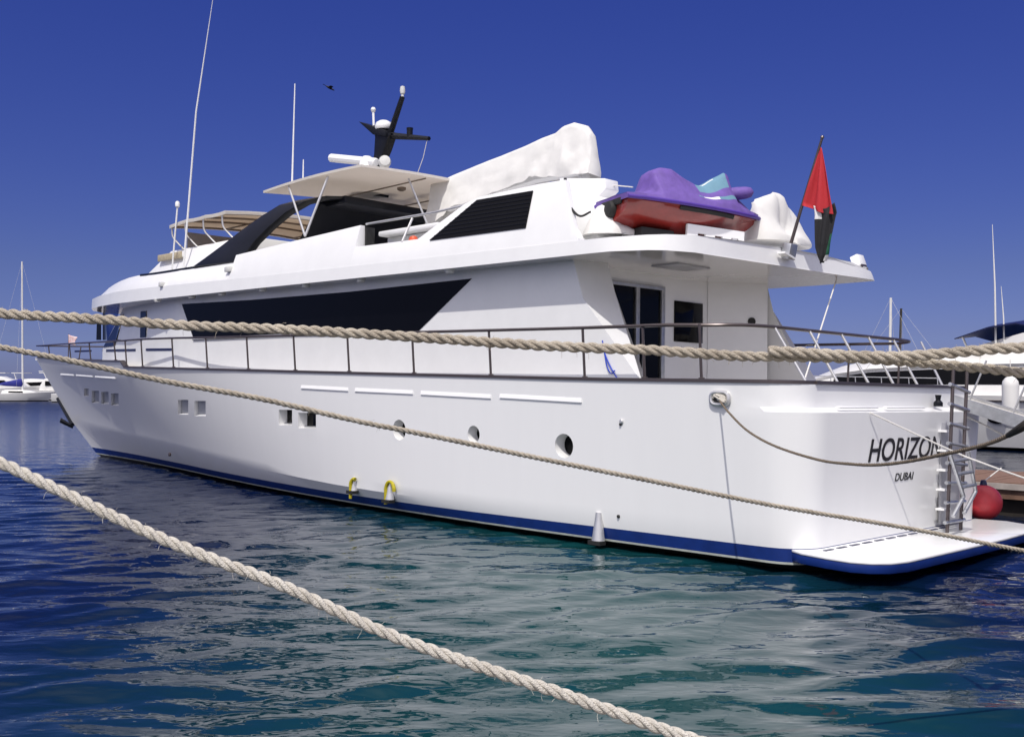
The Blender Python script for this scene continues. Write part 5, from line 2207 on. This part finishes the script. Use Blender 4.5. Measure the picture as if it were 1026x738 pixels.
# ---------------- boats across the harbour
def mini_boat(px, py, depth, L, B, H, ang, name, label, cat, kind='cruiser', group='boats moored across the harbour', mast=0.0, cover=None, mastmat=None):
    p = wd(px, py, depth)
    p.z = 0
    if mast:
        p = p - Matrix.Rotation(rad(ang), 3, 'Z') @ Vector((0.51 * L, 0, 0))
    Mx = Matrix.Translation(p) @ Matrix.Rotation(rad(ang), 4, 'Z')
    root = thing(name, label, cat, Mx, group)
    mb = MB()
    boat_hull(mb, L, B, H, 0.3 * H, 0.35)
    mb.build('hull', [M['boatwhite'], M['antifoul']], root, merge=True, smooth=40)
    mb = MB()
    if kind == 'cruiser':
        rr = []
        for (x, w, z) in ((0.12, 0.36, 0.55), (0.18, 0.40, 1.55), (0.45, 0.40, 1.7), (0.60, 0.34, 1.15), (0.74, 0.22, 0.3)):
            rr.append([Vector((x * L, w * B, H)), Vector((x * L, w * B * 0.9, H + z)), Vector((x * L, -w * B * 0.9, H + z)), Vector((x * L, -w * B, H))])
        mb.loft(rr)
        mb.build('cabin', M['boatwhite'], root, bevel=0.05)
        for sg in (1, -1):
            mb = MB()
            mb.prism([Vector((0.20 * L, 0.385 * B * sg, H + 0.65)), Vector((0.58 * L, 0.345 * B * sg, H + 0.65)), Vector((0.52 * L, 0.352 * B * sg, H + 1.15)), Vector((0.20 * L, 0.372 * B * sg, H + 1.25))],
                     [Vector((0.20 * L, 0.42 * B * sg, H + 0.65)), Vector((0.58 * L, 0.375 * B * sg, H + 0.65)), Vector((0.52 * L, 0.385 * B * sg, H + 1.15)), Vector((0.20 * L, 0.41 * B * sg, H + 1.25))])
            mb.build('cabin_window', M['glass'], root)
        mb = MB()
        for sg in (1, -1):
            mb.tube([(0.2 * L, 0.3 * B * sg, H + 1.5), (0.16 * L, 0.3 * B * sg, H + 2.5)], 0.05, 6)
        mb.box((0.22 * L, 0, H + 2.55), (0.22 * L, 0.66 * B, 0.10))
        mb.build('radar_arch', M['boatwhite'], root)
    else:
        rr = []
        for (x, w, z) in ((0.25, 0.28, 0.35), (0.3, 0.3, 0.5), (0.6, 0.24, 0.45), (0.75, 0.12, 0.12)):
            rr.append([Vector((x * L, w * B, H)), Vector((x * L, w * B * 0.8, H + z)), Vector((x * L, -w * B * 0.8, H + z)), Vector((x * L, -w * B, H))])
        mb.loft(rr)
        mb.build('cabin', M['boatwhite'], root, bevel=0.04)
        for sg in (1, -1):
            mb = MB()
            mb.box((0.45 * L, 0.272 * B * sg, H + 0.25), (0.2 * L, 0.04, 0.18))
            mb.build('cabin_window', M['glass'], root)
    if mast:
        mb = MB()
        mb.tube([(0.52 * L, 0, H), (0.50 * L, 0, mast)], [0.13, 0.10], 8)
        mb.build('mast', mastmat or M['boatwhite'], root)
        mb = MB()
        mb.tube([(0.5 * L, 0, H + 1.1), (0.14 * L, 0, H + 1.0)], 0.07, 8)
        mb.build('boom', M['alu'], root)
        if cover:
            mb = MB()
            rr = []
            for (t, r) in ((0.525, 0.20), (0.51, 0.45), (0.46, 0.42), (0.38, 0.34), (0.30, 0.26), (0.22, 0.16), (0.15, 0.06)):
                rr.append([Vector((t * L, r * 0.6 * math.cos(a), H + 1.1 + r * 1.2 * math.sin(a) + r * 0.6)) for a in np.linspace(0, 6.283, 11)[:-1]])
            mb.loft(rr)
            mb.build('sail_cover', cover, root, smooth=60)
        mb = MB()
        mb.tube([(0.5 * L, 0, mast), (0.99 * L, 0, H + 0.4)], 0.008, 5)
        mb.tube([(0.5 * L, 0, mast), (0.01 * L, 0, H + 0.2)], 0.008, 5)
        for sg in (1, -1):
            mb.tube([(0.5 * L, 0, mast * 0.95), (0.48 * L, 0.48 * B * sg, H)], 0.007, 5)
        mb.build('rigging', M['cord'], root)
    return root


mini_boat(22, 402, 132, 8.6, 2.8, 0.95, 6, 'sailboat', 'small white sailboat with a tall bare mast and blue sail cover', 'sailboat', 'sail', mast=17.6, cover=M['bluecover'])
mini_boat(34, 402, 140, 11.5, 3.6, 1.3, 176 - 180, 'motor_boat', 'white motor cruiser with dark cabin windows just left of the yacht bow', 'motor boat')
mini_boat(-14, 401, 148, 8.5, 3.0, 1.15, 10, 'motor_boat', 'white motor boat at the left edge behind the sailboat', 'motor boat')
mini_boat(10, 400, 156, 9, 3.0, 1.2, -14, 'motor_boat', 'white motor boat half hidden between the mast and the cruiser', 'motor boat')
mini_boat(64, 400, 152, 9.5, 3.2, 1.2, 188, 'motor_boat', 'small white motor boat tucked against the yacht stem', 'motor boat')
mini_boat(44, 402, 150, 8, 2.9, 1.1, 25, 'motor_boat', 'low white open boat between the two cruisers left of the bow', 'motor boat')
mini_boat(-6, 399, 165, 10, 3.3, 1.4, -170, 'motor_boat', 'pale motor cruiser farthest back along the breakwater', 'motor boat')
mini_boat(54, 403, 126, 7.5, 2.6, 1.0, 8, 'motor_boat', 'small white cabin boat half behind the yacht stem, nearest of the moored boats', 'motor boat')
mini_boat(-34, 401, 141, 10.5, 3.4, 1.5, 4, 'motor_boat', 'tall white cruiser cut by the left edge of the picture', 'motor boat')
mini_boat(902, 396, 92, 11, 3.3, 1.2, 150, 'sailboat', 'distant sailboat with a dark mast rising behind the stern rail', 'sailboat', 'sail', mast=8.9, mastmat=M['pile'])
mini_boat(892, 396, 84, 8, 2.8, 1.1, 140, 'sailboat', 'distant sailboat with a slim pale mast left of the dark one', 'sailboat', 'sail', mast=9.2)

# ---------------- bird
bpz = wd(330, 88, 62)
brd = thing('bird', 'small dark bird gliding high in the sky left of the mast', 'bird', Matrix.Translation(bpz) @ Matrix.Rotation(rad(25), 4, 'Y') @ Matrix.Rotation(rad(20), 4, 'Z'))
mb = MB()
rr = []
for x, r in ((-0.26, 0.01), (-0.18, 0.04), (-0.05, 0.075), (0.1, 0.07), (0.19, 0.045), (0.25, 0.05), (0.30, 0.03), (0.34, 0.005)):
    rr.append([Vector((x, r * math.cos(a), r * 0.9 * math.sin(a))) for a in np.linspace(0, 6.283, 11)[:-1]])
mb.loft(rr)
for sg in (1, -1):
    mb.prism([Vector((0.12, 0.04 * sg, 0.03)), Vector((0.16, 0.32 * sg, 0.10)), Vector((0.0, 0.66 * sg, 0.04)), Vector((-0.04, 0.35 * sg, 0.07)), Vector((-0.08, 0.04 * sg, 0.02))],
             [Vector((0.12, 0.04 * sg, 0.05)), Vector((0.16, 0.32 * sg, 0.115)), Vector((0.0, 0.66 * sg, 0.05)), Vector((-0.04, 0.35 * sg, 0.08)), Vector((-0.08, 0.04 * sg, 0.035))])
mb.prism([Vector((-0.2, 0.02, 0)), Vector((-0.42, 0.09, 0)), Vector((-0.42, -0.09, 0)), Vector((-0.2, -0.02, 0))],
         [Vector((-0.2, 0.02, 0.015)), Vector((-0.42, 0.09, 0.01)), Vector((-0.42, -0.09, 0.01)), Vector((-0.2, -0.02, 0.015))])
mb.build('body', M['feather'], brd)
